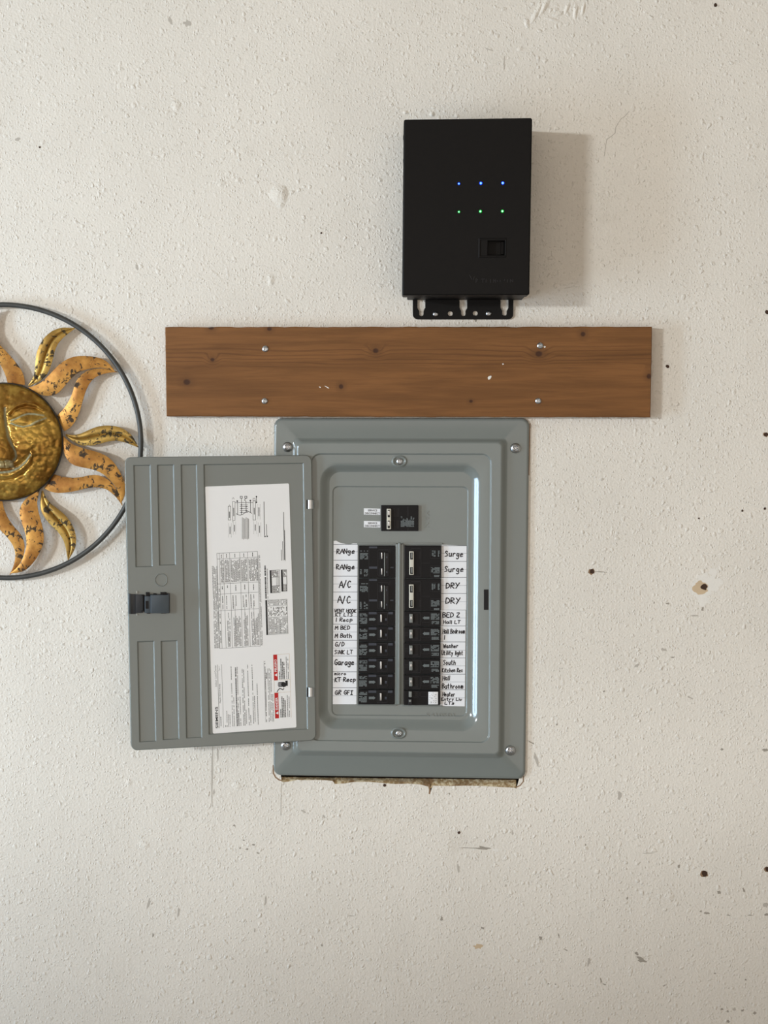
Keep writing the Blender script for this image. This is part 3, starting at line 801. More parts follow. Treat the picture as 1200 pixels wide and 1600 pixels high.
def breaker(kind, x0, y0, w, h, label, seed):
    mb = MB(); hb = []
    slab(mb, WALL, rect(x0 + .2, y0 + .5, x0 + w - .2, y0 + h - .5), .6, VD, TOP, .8, 0, 2)
    R = lambda l, t, r, b, m, z=.00010: frect(mb, WALL, x0 + l, y0 + t, x0 + r, y0 + b, TOP + z, m)
    if kind == '2L':
        prints(mb, x0, y0, 2.4, 8, 15, 10.5, seed); prints(mb, x0, y0, 2.2, 12, 15, 22.5, seed + 1)
        for a in (2.2, 8.5, 11.8): prints(mb, x0, y0, a, 37, a + 3.0, 49, seed + int(a))
        R(16.5, 33, 29, 36.2, 3); R(16.5, 1.5, 29, 4.2, 3); R(49.5, 33.5, 54.5, 35.5, 3)
        rimrect(mb, x0 + 30, y0 + 6.5, x0 + 47.5, y0 + 48); R(16, 5, 16.6, 50, 1); R(48.6, 5, 49.2, 50, 1)
        for yy in (10.8, 35.5):
            R(31.5, yy, 39, yy + 11, 4, .00014)
            f = MB(); slab(f, WALL, rect(x0 + 35.2, y0 + yy + .3, x0 + 37.2, y0 + yy + 10.3), .5, TOP, TOP + .0032, .5, 3, 2); hb.append(('toggle_handle', f))
        f = MB(); slab(f, WALL, rect(x0 + 39.8, y0 + 11.5, x0 + 41.4, y0 + 48), .3, TOP, TOP + .0045, .3, 0, 2); slab(f, WALL, rect(x0 + 41.4, y0 + 11.5, x0 + 46.8, y0 + 48), .3, TOP, TOP + .003, .3, 4, 2)
        for yy in (18.5, 41.5): slab(f, WALL, rect(x0 + 43.0, y0 + yy - 1.5, x0 + 45.2, y0 + yy + 1.5), 1.0, TOP + .003, TOP + .0036, .2, 6, 3)
        hb.append(('handle_tie', f))
    elif kind == '2R':
        cream = 1
        f = MB(); X_, Y_ = x0 + 7.6, y0 + 9.3
        slab(f, WALL, rect(X_, Y_, X_ + 7.2, Y_ + 36.6), .8, TOP, TOP + .0042, .6, cream, 3)
        for yy in (1.8, 24.5):
            slab(f, WALL, rect(X_ + 1.4, Y_ + yy, X_ + 5.8, Y_ + yy + 10.8), .4, TOP + .0042, TOP + .0043, 0, 2, 2)
            slab(f, WALL, rect(X_ + 3.0, Y_ + yy + .8, X_ + 5.4, Y_ + yy + 9.0), .4, TOP + .0043, TOP + .0048, .3, 0, 2)
        hb.append(('handle_tie', f))
        rimrect(mb, x0 + 10, y0 + 4.5, x0 + 26.5, y0 + 49.5)
        for yy in (9.5, 33): R(22.3, yy, 25.4, yy + 11.5, 4); R(17.5, yy, 19.5, yy + 11.5, 4)
        rimrect(mb, x0 + 40.5, y0 + 5.5, x0 + 56.5, y0 + 20.5, .5); rimrect(mb, x0 + 40.5, y0 + 31.5, x0 + 56.5, y0 + 50, .5)
        for a, b_ in ((43, 46), (46.4, 49), (52.5, 55.5)): prints(mb, x0, y0, a, 8, b_, 18.5, seed + int(a))
        prints(mb, x0, y0, 42, 34, 55.5, 44.5, seed + 2); prints(mb, x0, y0, 46.5, 46.3, 55, 49, seed + 3)
        R(27, 27.5, 40, 28, 1)
    elif kind == '1L':
        prints(mb, x0, y0, 2.2, 4, 14.5, 9.2, seed); prints(mb, x0, y0, 1.8, 10.5, 14, 20, seed + 1)
        R(16.3, 1.6, 28.6, 5.2, 3); R(46.8, 1.6, 54, 5.2, 3)
        arrow(mb, x0 + 17, y0 + 13.2, 1)
        rimrect(mb, x0 + 29.6, y0 + 2, x0 + 46, y0 + 21)
        R(31, 5.2, 38.6, 19, 4, .00014)
        f = MB(); slab(f, WALL, rect(x0 + 34.3, y0 + 5.6, x0 + 37, y0 + 17.5), .8, TOP, TOP + .0036, .6, 3, 3); hb.append(('toggle_handle', f))
        f = MB(); slab(f, WALL, rect(x0 + 42, y0 + 11.5, x0 + 45.4, y0 + 15.6), .5, TOP, TOP + .0012, .4, 6, 2); hb.append(('trip_tab', f))
    elif kind == '1R':
        f = MB(); slab(f, WALL, rect(x0 + 8.3, y0 + 4.8, x0 + 13.6, y0 + 18.5), .8, TOP, TOP + .0040, .7, 0, 3)
        slab(f, WALL, rect(x0 + 9.8, y0 + 9, x0 + 12.6, y0 + 14), .5, TOP + .0040, TOP + .0044, .3, 3, 2); hb.append(('toggle_handle', f))
        rimrect(mb, x0 + 12.5, y0 + 2.4, x0 + 26.5, y0 + 22.3); R(14, 4, 22, 20.5, 4)
        arrow(mb, x0 + 39.5, y0 + 11, -1); rimrect(mb, x0 + 27.5, y0 + 3, x0 + 40, y0 + 18, .4)
        prints(mb, x0, y0, 42, 4, 55.3, 14, seed); prints(mb, x0, y0, 43.2, 16, 55, 20.5, seed + 1); R(41.2, 3, 41.8, 21, 1)
        for yy in (9, 11.5, 14): R(1.5, yy, 7, yy + .6, 1)
    elif kind == '1G':
        f = MB(); slab(f, WALL, rect(x0 + 8.0, y0 + 2.2, x0 + 12.6, y0 + 11), .6, TOP, TOP + .0042, .5, 0, 3); hb.append(('toggle_handle', f))
        f = MB(); slab(f, WALL, rect(x0 + 7.0, y0 + 13.5, x0 + 13.0, y0 + 23.6), .5, TOP, TOP + .006, .8, 4, 3)
        slab(f, WALL, rect(x0 + 8.2, y0 + 15.2, x0 + 11.6, y0 + 18.6), .5, TOP + .006, TOP + .0064, .4, 0, 2); hb.append(('handle_lock', f))
        rimrect(mb, x0 + 14, y0 + 2, x0 + 24.5, y0 + 11); rimrect(mb, x0 + 25.5, y0 + 3, x0 + 36.5, y0 + 10.5, .5); R(15, 3, 22, 9.5, 4)
        f = MB(); slab(f, WALL, rect(x0 + 38.5, y0 + 2.6, x0 + 53.6, y0 + 22.2), .4, TOP, TOP + .0004, .2, 0, 2)
        rnd = random.Random(5)
        for k in range(26):
            a, b_ = rnd.uniform(39.5, 50), rnd.uniform(3.6, 20.5); frect(f, WALL, x0 + a, y0 + b_, x0 + a + rnd.uniform(.6, 2), y0 + b_ + .6, TOP + .00045, 1)
        s_ = ('test_sticker', f)
        hb.append(s_)
    elif kind == 'main':
        f = MB(); X_, Y_ = x0 + 9, y0 + 6
        slab(f, WALL, rect(X_, Y_, X_ + 6.8, Y_ + 32), .7, TOP, TOP + .0045, .6, 1, 3)
        for yy in (1.8, 18.6):
            slab(f, WALL, rect(X_ + 1.5, Y_ + yy, X_ + 5.2, Y_ + yy + 11.5), .8, TOP + .0045, TOP + .0046, 0, 2, 3)
            slab(f, WALL, rect(X_ + 2.0, Y_ + yy + 1, X_ + 4.9, Y_ + yy + 8.5), .6, TOP + .0046, TOP + .0052, .4, 3, 3)
        hb.append(('handle_tie', f))
        for yy in (5, 23.5):
            R(19, yy, 22.5, yy + 13.5, 4); R(24, yy, 28.3, yy + 13.5, 4)
        R(41.8, 2, 42.8, 18, 1); R(41.8, 36, 42.8, 40.5, 1); R(11, 2, 12, 5, 1); R(11, 38, 12, 40.5, 1)
        prints(mb, x0, y0, 31, 23, 52, 35, seed)
        for a, t in ((31, 18), (35, 21.5), (40, 20.5), (46.5, 18), (50, 20)): prints(mb, x0, y0, a, t, a + 2.4, 24, seed + int(a))
    o = build(mb, 'circuit_breaker', bmats, panel, None)
    tag(o, label)
    for nm, f in hb:
        mm = hmats if nm != 'test_sticker' else [M['paper'], M['microprint']]
        build(f, nm, mm, o, 40)
    return o
drift = lambda y: -(y - 852) / 250 * 1.1
ysL = [852.3, 903.5, 954.6, 978.6, 1003.3, 1028, 1052.6, 1077.3, 1101]
kL = ['2L', '2L'] + ['1L'] * 6
nL = ['Range', 'A/C', 'VENT HOOK', 'M BED', 'G/D', 'Garage', 'KT Recp', 'GR GFI']
for k in range(8):
    breaker(kL[k], 560.3 + drift(ysL[k]), ysL[k], 57.4, ysL[k + 1] - ysL[k], 'black %s circuit breaker beside the handwritten %s label' % ('double' if k < 2 else 'single', nL[k]), 20 + k * 5)
ysR = [852.3, 904, 954.6, 979, 1004, 1029, 1054, 1078.4, 1102]
kR = ['2R', '2R'] + ['1R'] * 5 + ['1G']
nR = ['Surge', 'DRY', 'BED 2', 'Hall Bedroom', 'Washer', 'South', 'Bathroom', 'Heater']
for k in range(8):
    breaker(kR[k], 631.8 + drift(ysR[k]), ysR[k], 57.4, ysR[k + 1] - ysR[k], 'black %s circuit breaker beside the handwritten %s label' % ('double' if k < 2 else 'single', nR[k]), 62 + k * 5)
breaker('main', 595.2, 789, 58.8, 41.2, 'black main breaker with white handle beside two service disconnect stickers', 300)
for y in (794.2, 814):
    mb = MB(); slab(mb, WALL, [(568.6, y), (594.4, y + .6), (594.4, y + 10.4), (568.6, y + 9.8)], .3, VD, VD + .0004, 0, 0, 2)
    put_text(mb, WALL, 'SERVICE', (574.8, y + 4.9), (14.5, .2), (0, -3.1), VD + .0005, 1, .02)
    put_text(mb, WALL, 'DISCONNECT', (570.4, y + 9.2), (23.0, .3), (0, -3.1), VD + .0005, 1, .02)
    build(mb, 'service_disconnect_sticker', [M['paper'], M['print']], panel)

# ---- handwritten directory strips: a small stroke alphabet
G = {
 'A': '0,0 .3,1 .62,0;.12,.38 .5,.36', 'B': '.05,0 .05,1 .42,.95 .45,.7 .1,.52 .5,.42 .5,.1 .05,0', 'C': '.5,.85 .3,1 .08,.7 .05,.3 .25,0 .52,.12', 'D': '.05,0 .08,1 .4,.85 .55,.5 .42,.15 .05,0',
 'E': '.5,1 .08,.95 .05,.05 .5,0;.06,.5 .4,.52', 'F': '.5,1 .08,.98 .06,0;.07,.5 .4,.53', 'G': '.5,.88 .28,1 .06,.65 .08,.2 .3,0 .52,.15 .52,.42 .3,.42', 'H': '.05,0 .05,1;.5,0 .5,1;.05,.5 .5,.5',
 'I': '.05,1 .45,1;.25,1 .25,0;.05,0 .45,0', 'K': '.06,0 .06,1;.5,1 .08,.45 .52,0', 'L': '.08,1 .05,.03 .5,0', 'M': '.03,0 .1,1 .32,.4 .55,1 .62,0', 'N': '.05,0 .08,1 .48,0 .52,1', 'O': '.3,1 .06,.75 .06,.25 .3,0 .52,.25 .52,.75 .3,1',
 'R': '.06,0 .06,1 .42,.92 .45,.65 .08,.48 .52,0', 'S': '.5,.88 .28,1 .08,.8 .42,.4 .4,.1 .05,.03', 'T': '.02,1 .56,1;.28,1 .28,0', 'U': '.05,1 .05,.2 .25,0 .48,.2 .5,1;.5,.4 .56,0', 'V': '.03,1 .27,0 .53,1', 'W': '.02,1 .16,0 .32,.7 .48,0 .64,1',
 'Y': '.03,1 .28,.5;.55,1 .1,-.1', '1': '.2,1 .2,0', '2': '.06,.9 .45,1 .42,.7 .06,.05 .52,0', '/': '.05,-.05 .4,1.05', '-': '.05,.5 .35,.52',
 'a': '.45,.6 .15,.6 .05,.25 .2,0 .42,.2 .46,.6 .5,0', 'b': '.08,1 .06,0 .4,.05 .45,.4 .08,.5', 'c': '.42,.5 .2,.62 .05,.3 .2,0 .45,.1', 'd': '.42,.5 .15,.55 .06,.2 .25,0 .42,.2 .44,1 .48,0', 'e': '.06,.32 .44,.38 .3,.62 .08,.42 .12,.05 .46,.08',
 'g': '.44,.55 .15,.6 .06,.3 .25,.1 .44,.3 .44,.55 .42,-.25 .2,-.4 .05,-.25', 'h': '.06,1 .06,0;.06,.4 .3,.6 .44,.4 .46,0', 'i': '.12,.6 .12,0;.12,.85 .13,.9', 'k': '.06,1 .06,0;.4,.6 .08,.3 .44,0', 'l': '.12,1 .12,0',
 'm': '.04,0 .06,.6;.06,.4 .2,.6 .28,.4 .28,0;.28,.4 .44,.6 .52,.4 .54,0', 'n': '.06,0 .06,.6;.06,.4 .28,.6 .42,.4 .44,0', 'o': '.25,.6 .05,.3 .22,0 .45,.25 .25,.6', 'p': '.08,-.35 .06,.6 .4,.55 .44,.2 .08,.1', 'r': '.08,0 .08,.6;.08,.35 .25,.6 .42,.55',
 's': '.42,.52 .2,.62 .1,.45 .4,.2 .3,0 .05,.06', 't': '.2,1 .2,.1 .4,.03;.02,.65 .4,.68', 'u': '.06,.6 .08,.1 .3,.02 .42,.3 .44,.6;.44,.6 .48,0', 'v': '.04,.6 .22,0 .44,.6', 'w': '.03,.6 .14,0 .28,.45 .4,0 .55,.6', 'y': '.06,.6 .22,.15;.44,.6 .1,-.4',
}
WID = {'l': .28, 'i': .28, '1': .4, ' ': .38, '-': .42, 'M': .72, 'W': .74, 'm': .65, 'w': .65, 'I': .55}
def hand_strokes(txt, seed):
    rnd = random.Random(seed); x = 0.0; st = []
    for ch in txt:
        if ch in G:
            dy = rnd.uniform(-.05, .05); sk = rnd.uniform(0, .12)
            for s in G[ch].split(';'):
                st.append([(x + float(a.split(',')[0]) + float(a.split(',')[1]) * sk + rnd.uniform(-.02, .02), float(a.split(',')[1]) + dy + rnd.uniform(-.03, .03)) for a in s.split()])
        x += WID.get(ch, .62) + .05
    return st, x
def smooth_poly(p):
    if len(p) < 3: return p
    out = []
    for i in range(len(p) - 1):
        p0 = p[max(i - 1, 0)]; p1 = p[i]; p2 = p[i + 1]; p3 = p[min(i + 2, len(p) - 1)]
        for k in range(3):
            t = k / 3
            out.append(tuple(.5 * ((2 * p1[j]) + (-p0[j] + p2[j]) * t + (2 * p0[j] - 5 * p1[j] + 4 * p2[j] - p3[j]) * t * t * .6 + (-p0[j] + 3 * p1[j] - 3 * p2[j] + p3[j]) * t ** 3 * .6) if 0 else p1[j] + (p2[j] - p1[j]) * t + (0.10 * math.sin(math.pi * t)) * ((p1[j] - p0[j]) - (p3[j] - p2[j])) * .5 for j in (0, 1)))
    out.append(p[-1]); return out
def handwrite(txt, l, r, base, cap, parent, lift, seed, w=0.95):
    st, wid = hand_strokes(txt, seed); mb = MB(); sx = (r - l) / wid
    for s in st:
        draw(mb, WALL, [(l + x * sx, base - y * cap) for x, y in smooth_poly(s)], w * 1.42, lift)
    o = build(mb, 'handwriting', M['ink'], parent)
    return tag(o, "handwritten '%s' in black marker" % txt)
def strip(corners, lines, lights, torn=False, label=''):
    mb = MB()
    if torn:
        top = [(521.4, 845.2), (525, 844.6), (529, 847), (534, 848.8), (540, 850), (547, 850.4), (552, 849.2), (558.8, 849.4)]
        fr = [Wp(x, y, VD + .0006) for x, y in top + [corners[2], corners[3]]]
        mb.loft([[p + Vector((0, .0006, 0)) for p in fr], fr])
    else: slab(mb, WALL, corners, .3, VD, VD + .0006, 0, 0, 2)
    (l0, y0), (r0, _), (r1, y1), (l1, _) = corners
    for ys_, m, w in ((lines, 1, .8), (lights, 2, .7)):
        for y in ys_:
            t = (y - y0) / (y1 - y0); l = l0 + (l1 - l0) * t; r = r0 + (r1 - r0) * t
            frect(mb, WALL, l, y - w / 2, r, y + w / 2, VD + .00068, m)
    o = build(mb, 'label_strip', [M['paper'], M['rule'], M['rule_light']], panel)
    tag(o, label); return o
TL_ = VD + .0008
sA = strip([(521.4, 849), (558.8, 849.4), (558.2, 951.2), (520.6, 951.2)], [850.6, 875.3, 900.2, 925], [862, 887.5, 912.5, 938], True, 'upper left white label strip with torn top')
sB = strip([(520.8, 951.5), (558.2, 951), (557, 1100.3), (520, 1100.3)], [975.2, 1000.3, 1025, 1049.8, 1074.6], [963.5, 987.6, 1012.5, 1037.5, 1062, 1087], False, 'lower left white label strip')
sC = strip([(690.1, 851), (729.2, 853), (728.4, 952.8), (689.4, 952.8)], [852.8, 877.2, 902.3, 927.3], [864.5, 889.5, 914.8, 940], False, 'upper right white label strip')
sD = strip([(689.0, 953), (727.7, 953.5), (726.3, 1103.6), (687.5, 1103)], [978, 1003, 1028, 1053.3, 1077.8], [965.5, 990.5, 1016, 1040.5, 1065.5, 1090.5], False, 'lower right white label strip')
for k, (t, l, r, b, c, p, w) in enumerate((
    ('RANge', 525.5, 555, 865, 7.0, sA, 1.0), ('RANge', 525, 555, 889.5, 7.2, sA, 1.0), ('A/C', 530, 549, 918, 10, sA, 1.1), ('A/C', 527.5, 548.5, 942, 10.5, sA, 1.1),
    ('VENT HOOK', 522.2, 557, 956.8, 4.8, sB, .85), ('KT LTS', 523.8, 551.5, 963, 5, sB, .85), ('1 Recp', 523.5, 551.5, 971.2, 5.6, sB, .85), ('M BED', 523.2, 547, 983.8, 5.6, sB, .9), ('M Bath', 523, 550.5, 996.4, 6, sB, .9),
    ('G/D', 523.6, 538.4, 1010, 6.5, sB, .9), ('SiNK LT', 522.5, 551.5, 1022, 6, sB, .85), ('Garage', 522.8, 554, 1039, 8.2, sB, 1.0), ('micro', 522.2, 541.5, 1054.8, 4.4, sB, .8), ('KT Recp', 522.6, 556.5, 1065, 6.4, sB, .95), ('GR GFI', 523.4, 552, 1085.2, 6.2, sB, .95),
    ('Surge', 695, 724.5, 869.6, 8, sC, 1.05), ('Surge', 694.2, 725, 893.5, 8.2, sC, 1.05), ('DRY', 696.5, 718.5, 919, 8, sC, 1.1), ('DRY', 696, 720, 943, 8.5, sC, 1.1),
    ('BED 2', 691.5, 719, 964.5, 7, sD, 1.0), ('Hall LT', 692.5, 719.5, 974.4, 5, sD, .85), ('Hall Bedroom', 691.8, 726.6, 989.6, 6.6, sD, .8), ('1', 692, 697, 999.5, 6.5, sD, .85),
    ('Washer', 692.8, 716.5, 1012.2, 5.8, sD, .85), ('Utility light', 690, 724, 1023.2, 6.2, sD, .8), ('South', 692.6, 712.4, 1038.8, 7, sD, .85), ('Kitchen Rec', 690.6, 723.6, 1050.3, 6, sD, .8),
    ('Hall', 691.6, 703.5, 1062.8, 6.8, sD, .85), ('Bathroom', 690.8, 724, 1075.8, 7.2, sD, .9), ('Heater', 691.5, 711.5, 1088, 6.2, sD, .85), ('Entry Liv', 689.6, 722.5, 1094.6, 4.4, sD, .8), ('LTs', 694.5, 711, 1100.4, 4, sD, .85))):
    handwrite(t, l, r, b, c, p, TL_, 100 + k, w)

# ---- open door
hinge = Wp(490, 930, 0.0165); free = Wp(200, 940, 0.084)
dv = (hinge - free).normalized()
dn = dv.cross(Vector((0, 0, 1))).normalized()
if dn.y > 0: dn = -dn
DOOR = Plane(hinge, dn)
DC = [(195, 714.5), (487, 711), (494, 1157), (205, 1173)]
qd = QMap(DC, 292, 452)
mb = MB()
px = rquad(DC, 10, 7)
o0 = [DOOR.P(x, y, 0) for x, y in px]
e1 = rquad(inset(DC, .35), 9.7, 7); e2 = rquad(inset(DC, 1.0), 9.2, 7)
gi = rquad([qd(9, 9), qd(283, 9), qd(283, 443), qd(9, 443)], .01, 7)
mb.loft([[p - dn * .0085 for p in o0], [p - dn * .0009 for p in o0], [DOOR.P(x, y, -.0003) for x, y in e1], [DOOR.P(x, y, 0) for x, y in e2], [DOOR.P(x, y, 0) for x, y in rquad(inset(DC, 1.6), 8.8, 7)], [DOOR.P(x, y, 0) for x, y in gi]], 0, False)
mb.loft([[p - dn * .0085 for p in o0], [DOOR.P(x, y, -.0085) for x, y in rquad(inset(DC, 6), 6, 7)]], 0, True)
RD = -.0016
feats = [(13, 12, 40, 170, RD, 1.7), (50, 12, 76.5, 168.5, RD, 1.7), (13, 284, 40, 440, RD, 1.7), (50, 284.5, 76.5, 438.5, RD, 1.7), (87, 12, 112.5, 438, RD, 1.7), (122.5, 12, 279.5, 434, RD, 1.9)]
relief(mb, DOOR, qd, 9, 9, 283, 443, feats, 0.0)
door = build(mb, 'door', M['gray'], panel, 55)
tag(door, 'open grey panel door carrying a printed white sticker')
# pressed knockout ring
mb = MB(); cx, cy = 251.8, 906
def ko(r, z): return [DOOR.P(cx + max(-9.2, min(9.2, math.cos(i / 32 * 6.2832) * r)), cy + math.sin(i / 32 * 6.2832) * r, z) for i in range(32)]
mb.loft([ko(10.6, .0000), ko(10.0, .0007), ko(9.2, .0007), ko(8.6, .0000)], 0, False); build(mb, 'pressed_ring', M['gray'], door, 30)
# latch
LX = lambda v: 190 + v / 12.0
LY = lambda v: 890 + v / 12.0
latch_mats = [M['slate'], M['slate_dark'], M['dark_slot'], M['lgray']]
mb = MB()
def lb(l, t, r, b, z0, z1, m, bev=.4, rad=.4): slab(mb, DOOR, [(LX(l), LY(t)), (LX(r), LY(t)), (LX(r + 2), LY(b)), (LX(l + 2), LY(b))], rad, z0, z1, bev, m, 2)
lb(130, 455, 165, 832, -.0005, .0042, 0); lb(160, 462, 262, 832, -.0005, .0016, 1); lb(262, 470, 400, 815, -.0005, .0030, 1)
lb(395, 478, 436, 785, -.0005, .0012, 2, .1)
lb(436, 500, 545, 815, 0, .0052, 0, .6); lb(448, 585, 508, 735, .0052, .0054, 2, 0)
lb(545, 476, 890, 820, -.0005, .0072, 0, .9, 1.0)
lb(860, 450, 905, 815, -.0005, .0046, 1, .6)
for l, t, r, b in ((460, 430, 530, 490), (735, 428, 845, 478), (600, 450, 660, 478), (470, 806, 540, 826), (740, 808, 835, 824), (372, 474, 430, 492), (372, 768, 430, 792)): lb(l, t, r, b, -.0005, .0040, 2, .2)
lb(272, 400, 300, 450, -.0005, .0012, 3, .4, .8); lb(276, 826, 300, 862, -.0005, .0012, 3, .4, .8)
o = build(mb, 'latch', latch_mats, door, 40); tag(o, 'dark slate plastic latch')
# hinges
for (l, t, r, b) in ((480.5, 781.3, 490.8, 794.8), (481.3, 1074.5, 491.2, 1088.5)):
    mb = MB()
    ce = DOOR.P((l + r) / 2, (t + b) / 2, .0)
    rows = []
    for k in range(13):
        a = math.pi * k / 12; xx = -math.cos(a)
        rows.append([DOOR.P((l + r) / 2 + xx * (r - l) / 2, y, -.003 + .0052 * math.sin(a) ** .7) for y in (t, t + .6, b - .6, b)])
    mb.grid(rows)
    slab(mb, DOOR, rect(l - 1.6, t - .2, l + .4, b + .4), .2, -.002, .0003, 0, 1, 1)
    o = build(mb, 'hinge_tab', [M['steel'], M['dark_slot']], panel, 40, recalc=True)
    tag(o, 'bright metal hinge tab')

# ---- printed sticker on the door
LC = [(320.6, 760.3), (451.6, 755.3), (463.2, 1136.6), (332.6, 1146.4)]
LZ = RD + .00035
mb = MB()
slab(mb, DOOR, LC, 2.2, RD, LZ, 0, 0, 4)
def LP(s, t):   # s: reading direction up the sheet (0..386), t: across to the right (0..131)
    u = t / 131.0; v = 1 - s / 386.0; a, b, c, d = [np.array(p) for p in LC]
    p = a * (1 - u) * (1 - v) + b * u * (1 - v) + c * u * v + d * (1 - u) * v
    return float(p[0]), float(p[1])
Z1 = LZ + .00008; Z2 = LZ + .00016
class LPlane:   # lets text and lines be laid out in sheet coordinates
    def P(self, s, t, lift): return DOOR.P(*LP(s, -t), lift)
SH = LPlane()
def ltext(body, s0, s1, t0, t1, m=1, bold=0.0, z=Z1):   # t0 top of caps, t1 baseline (larger t = further down the text)
    put_text(mb, SH, body, (s0, -t1), (s1 - s0, 0), (0, (t1 - t0)), z, m, bold)
def lrect(s0, s1, t0, t1, m=1, z=Z1): flat(mb, SH, [(s0, -t0), (s1, -t0), (s1, -t1), (s0, -t1)], z, m)
def lline(pts, w, m=1, z=Z1):
    for q in ribbon([(s, -t) for s, t in pts], w): flat(mb, SH, q, z, m)
def micro(s0, s1, t, h=.8, seed=0, m=3, dens=.88):
    rnd = random.Random(seed * 13 + int(t * 10) + int(s0)); s = s0
    while s < s1 - .4:
        w = min(rnd.uniform(.9, 3.2), s1 - s)
        if rnd.random() < dens: lrect(s, s + w, t - h / 2, t + h / 2, m)
        s += w + .45
def block(s0, s1, t0, t1, step=1.55, h=.8, m=3, seed=0, ragged=.0):
    rnd = random.Random(seed); t = t0 + step / 2
    while t < t1: micro(s0, s1 - rnd.uniform(0, ragged) * (s1 - s0), t, h, seed, m); t += step
ltext('SIEMENS', 8, 41.5, 4.6, 9.0, 1, .02)
ltext('Indoor Load Center', 73, 107, 5.6, 8.6, 3, 0)
lline([(8, 10.6), (107, 10.6)], .5, 1)
ltext('Plug-In Neutral Ready', 47, 77, 12.0, 14.4, 1, .01); ltext('Type 1', 97, 104, 12.2, 14.6, 3)
micro(9, 26, 13.2, 1.2, 1); lline([(8, 17), (107, 17)], .4, 3)
for t, s1, m in ((20.5, 12, 3), (22.8, 34, 3), (25, 30, 3), (27.4, 28, 3), (31.6, 103, 3), (34.2, 55, 3)): micro(9, s1, t, .9, 2, m)
micro(9, 101, 38.6, 1.7, 3, 1, .98); micro(9, 30, 41.2, 1.3, 3, 1, .95); micro(31, 102, 41.2, .9, 4)
for t, s1 in ((44.2, 56), (48.8, 98), (51.0, 97), (53.2, 34), (57.4, 104), (60.0, 27), (64.4, 104), (66.8, 55), (71.4, 74)): micro(9, s1, t, 1.0, int(t))
micro(12, 108, 84.6, 1.2, 8); lline([(12, 83.2), (108, 83.2)], .4, 3); lrect(30, 74, 84.2, 85.0, 3); micro(80, 90, 86.8, 1.2, 8, 1)
for t, s1 in ((88.8, 96), (91, 96), (93.4, 94), (95.6, 55)): micro(12, s1, t, .9, int(t))
# danger block
for (a, b, txt) in ((16.5, 57, 'DANGER'), (76.5, 117, 'PELIGRO')):
    lrect(a, b, 98.2, 104.2, 4)
    flat(mb, SH, [(a + 6, -103.4), (a + 11, -103.4), (a + 8.5, -99.0)], Z2, 0)
    ltext(txt, a + 13.5, a + 33, 99.4, 103.2, 0, .02, Z2)
    for k, t in enumerate((107.4, 109.8, 112.2, 114.4)): micro(a + 1, a + (14 if k == 0 else 37 - k * 3), t, 1.4, k + int(a), 1, .96)
    for k, t in enumerate((118.2, 120.8)): micro(a + 1, a + 36 - k * 3, t, 1.0, k + 9, 3)
for pts in ([(16.5, 98.2), (117, 98.2)], [(16.5, 123.4), (117, 123.4)], [(57, 98.2), (57, 123.4)], [(76.5, 98.2), (76.5, 123.4)], [(117, 98.2), (117, 123.4)]): lline(pts, .35, 5)
# hand and shock symbol
def blob_s(c, r1, r2, n=10, m=1): flat(mb, SH, [(c[0] + math.cos(i / n * 6.2832) * r1, -(c[1] + math.sin(i / n * 6.2832) * r2)) for i in range(n)], Z2, m)
for s in (66.5, 68.6, 70.7, 72.6): lline([(s, 104.2 + abs(s - 69.6) * .35), (s, 112)], 1.5, 1, Z2)
blob_s((69.6, 112.5), 3.8, 3.6); lline([(65.5, 112.5), (66.5, 115.5), (69, 117.4)], 1.6, 1, Z2); lline([(68, 117.6), (73.5, 117.6)], 3.6, 1, Z2 + .00002)
lline([(58.5, 102.6), (61.5, 104.5), (63.5, 107), (62.2, 109.5), (61.0, 111.6), (62.8, 113.2)], 1.2, 1, Z2)
# large table
ts = [15, 18.6, 24.8, 34.8, 50.8, 62.8, 78.4]; ss = [132, 191, 217, 233, 272, 281]
for t in ts: lline([(132, t), (281, t)], .5, 3)
for s in ss: lline([(s, ts[0]), (s, ts[-1])], .5, 3)
block(133, 262, 6.6, 14.8, 1.7, .9, 3, 31, .06)
for i in range(1, 6):
    t0, t1 = ts[i] + .8, ts[i + 1] - .6
    tm = (t0 + t1) / 2
    block(235, 271, t0 + .4, t1, 1.6, .95, 3, 40 + i, .12)
    micro(273.5, 279.5, tm, 1.0, i, 1); micro(221, 230, tm, 1.1, i + 5, 1)
    for k in range(max(1, int((t1 - t0) / 5))): micro(193 + 2 * k, 214, t0 + 2.4 + k * 4.6, 1.1, 60 + i + k, 1 if (i + k) % 2 else 3)
    if i > 1: block(134, 188, t0 + 2, t1 - 1, 1.7, .95, 3, 50 + i, .25)
micro(142, 150, 30, 1.0, 3, 1); lline([(132, 40.6), (200, 40.6)], .4, 3); lline([(132, 56), (200, 56)], .4, 3); lline([(132, 70), (200, 70)], .4, 3)
micro(138, 186, 17, .9, 77, 1, .7); micro(196, 228, 17, .9, 78, 1, .7); block(133, 275, 79.2, 82.5, 1.6, .8, 3, 90)
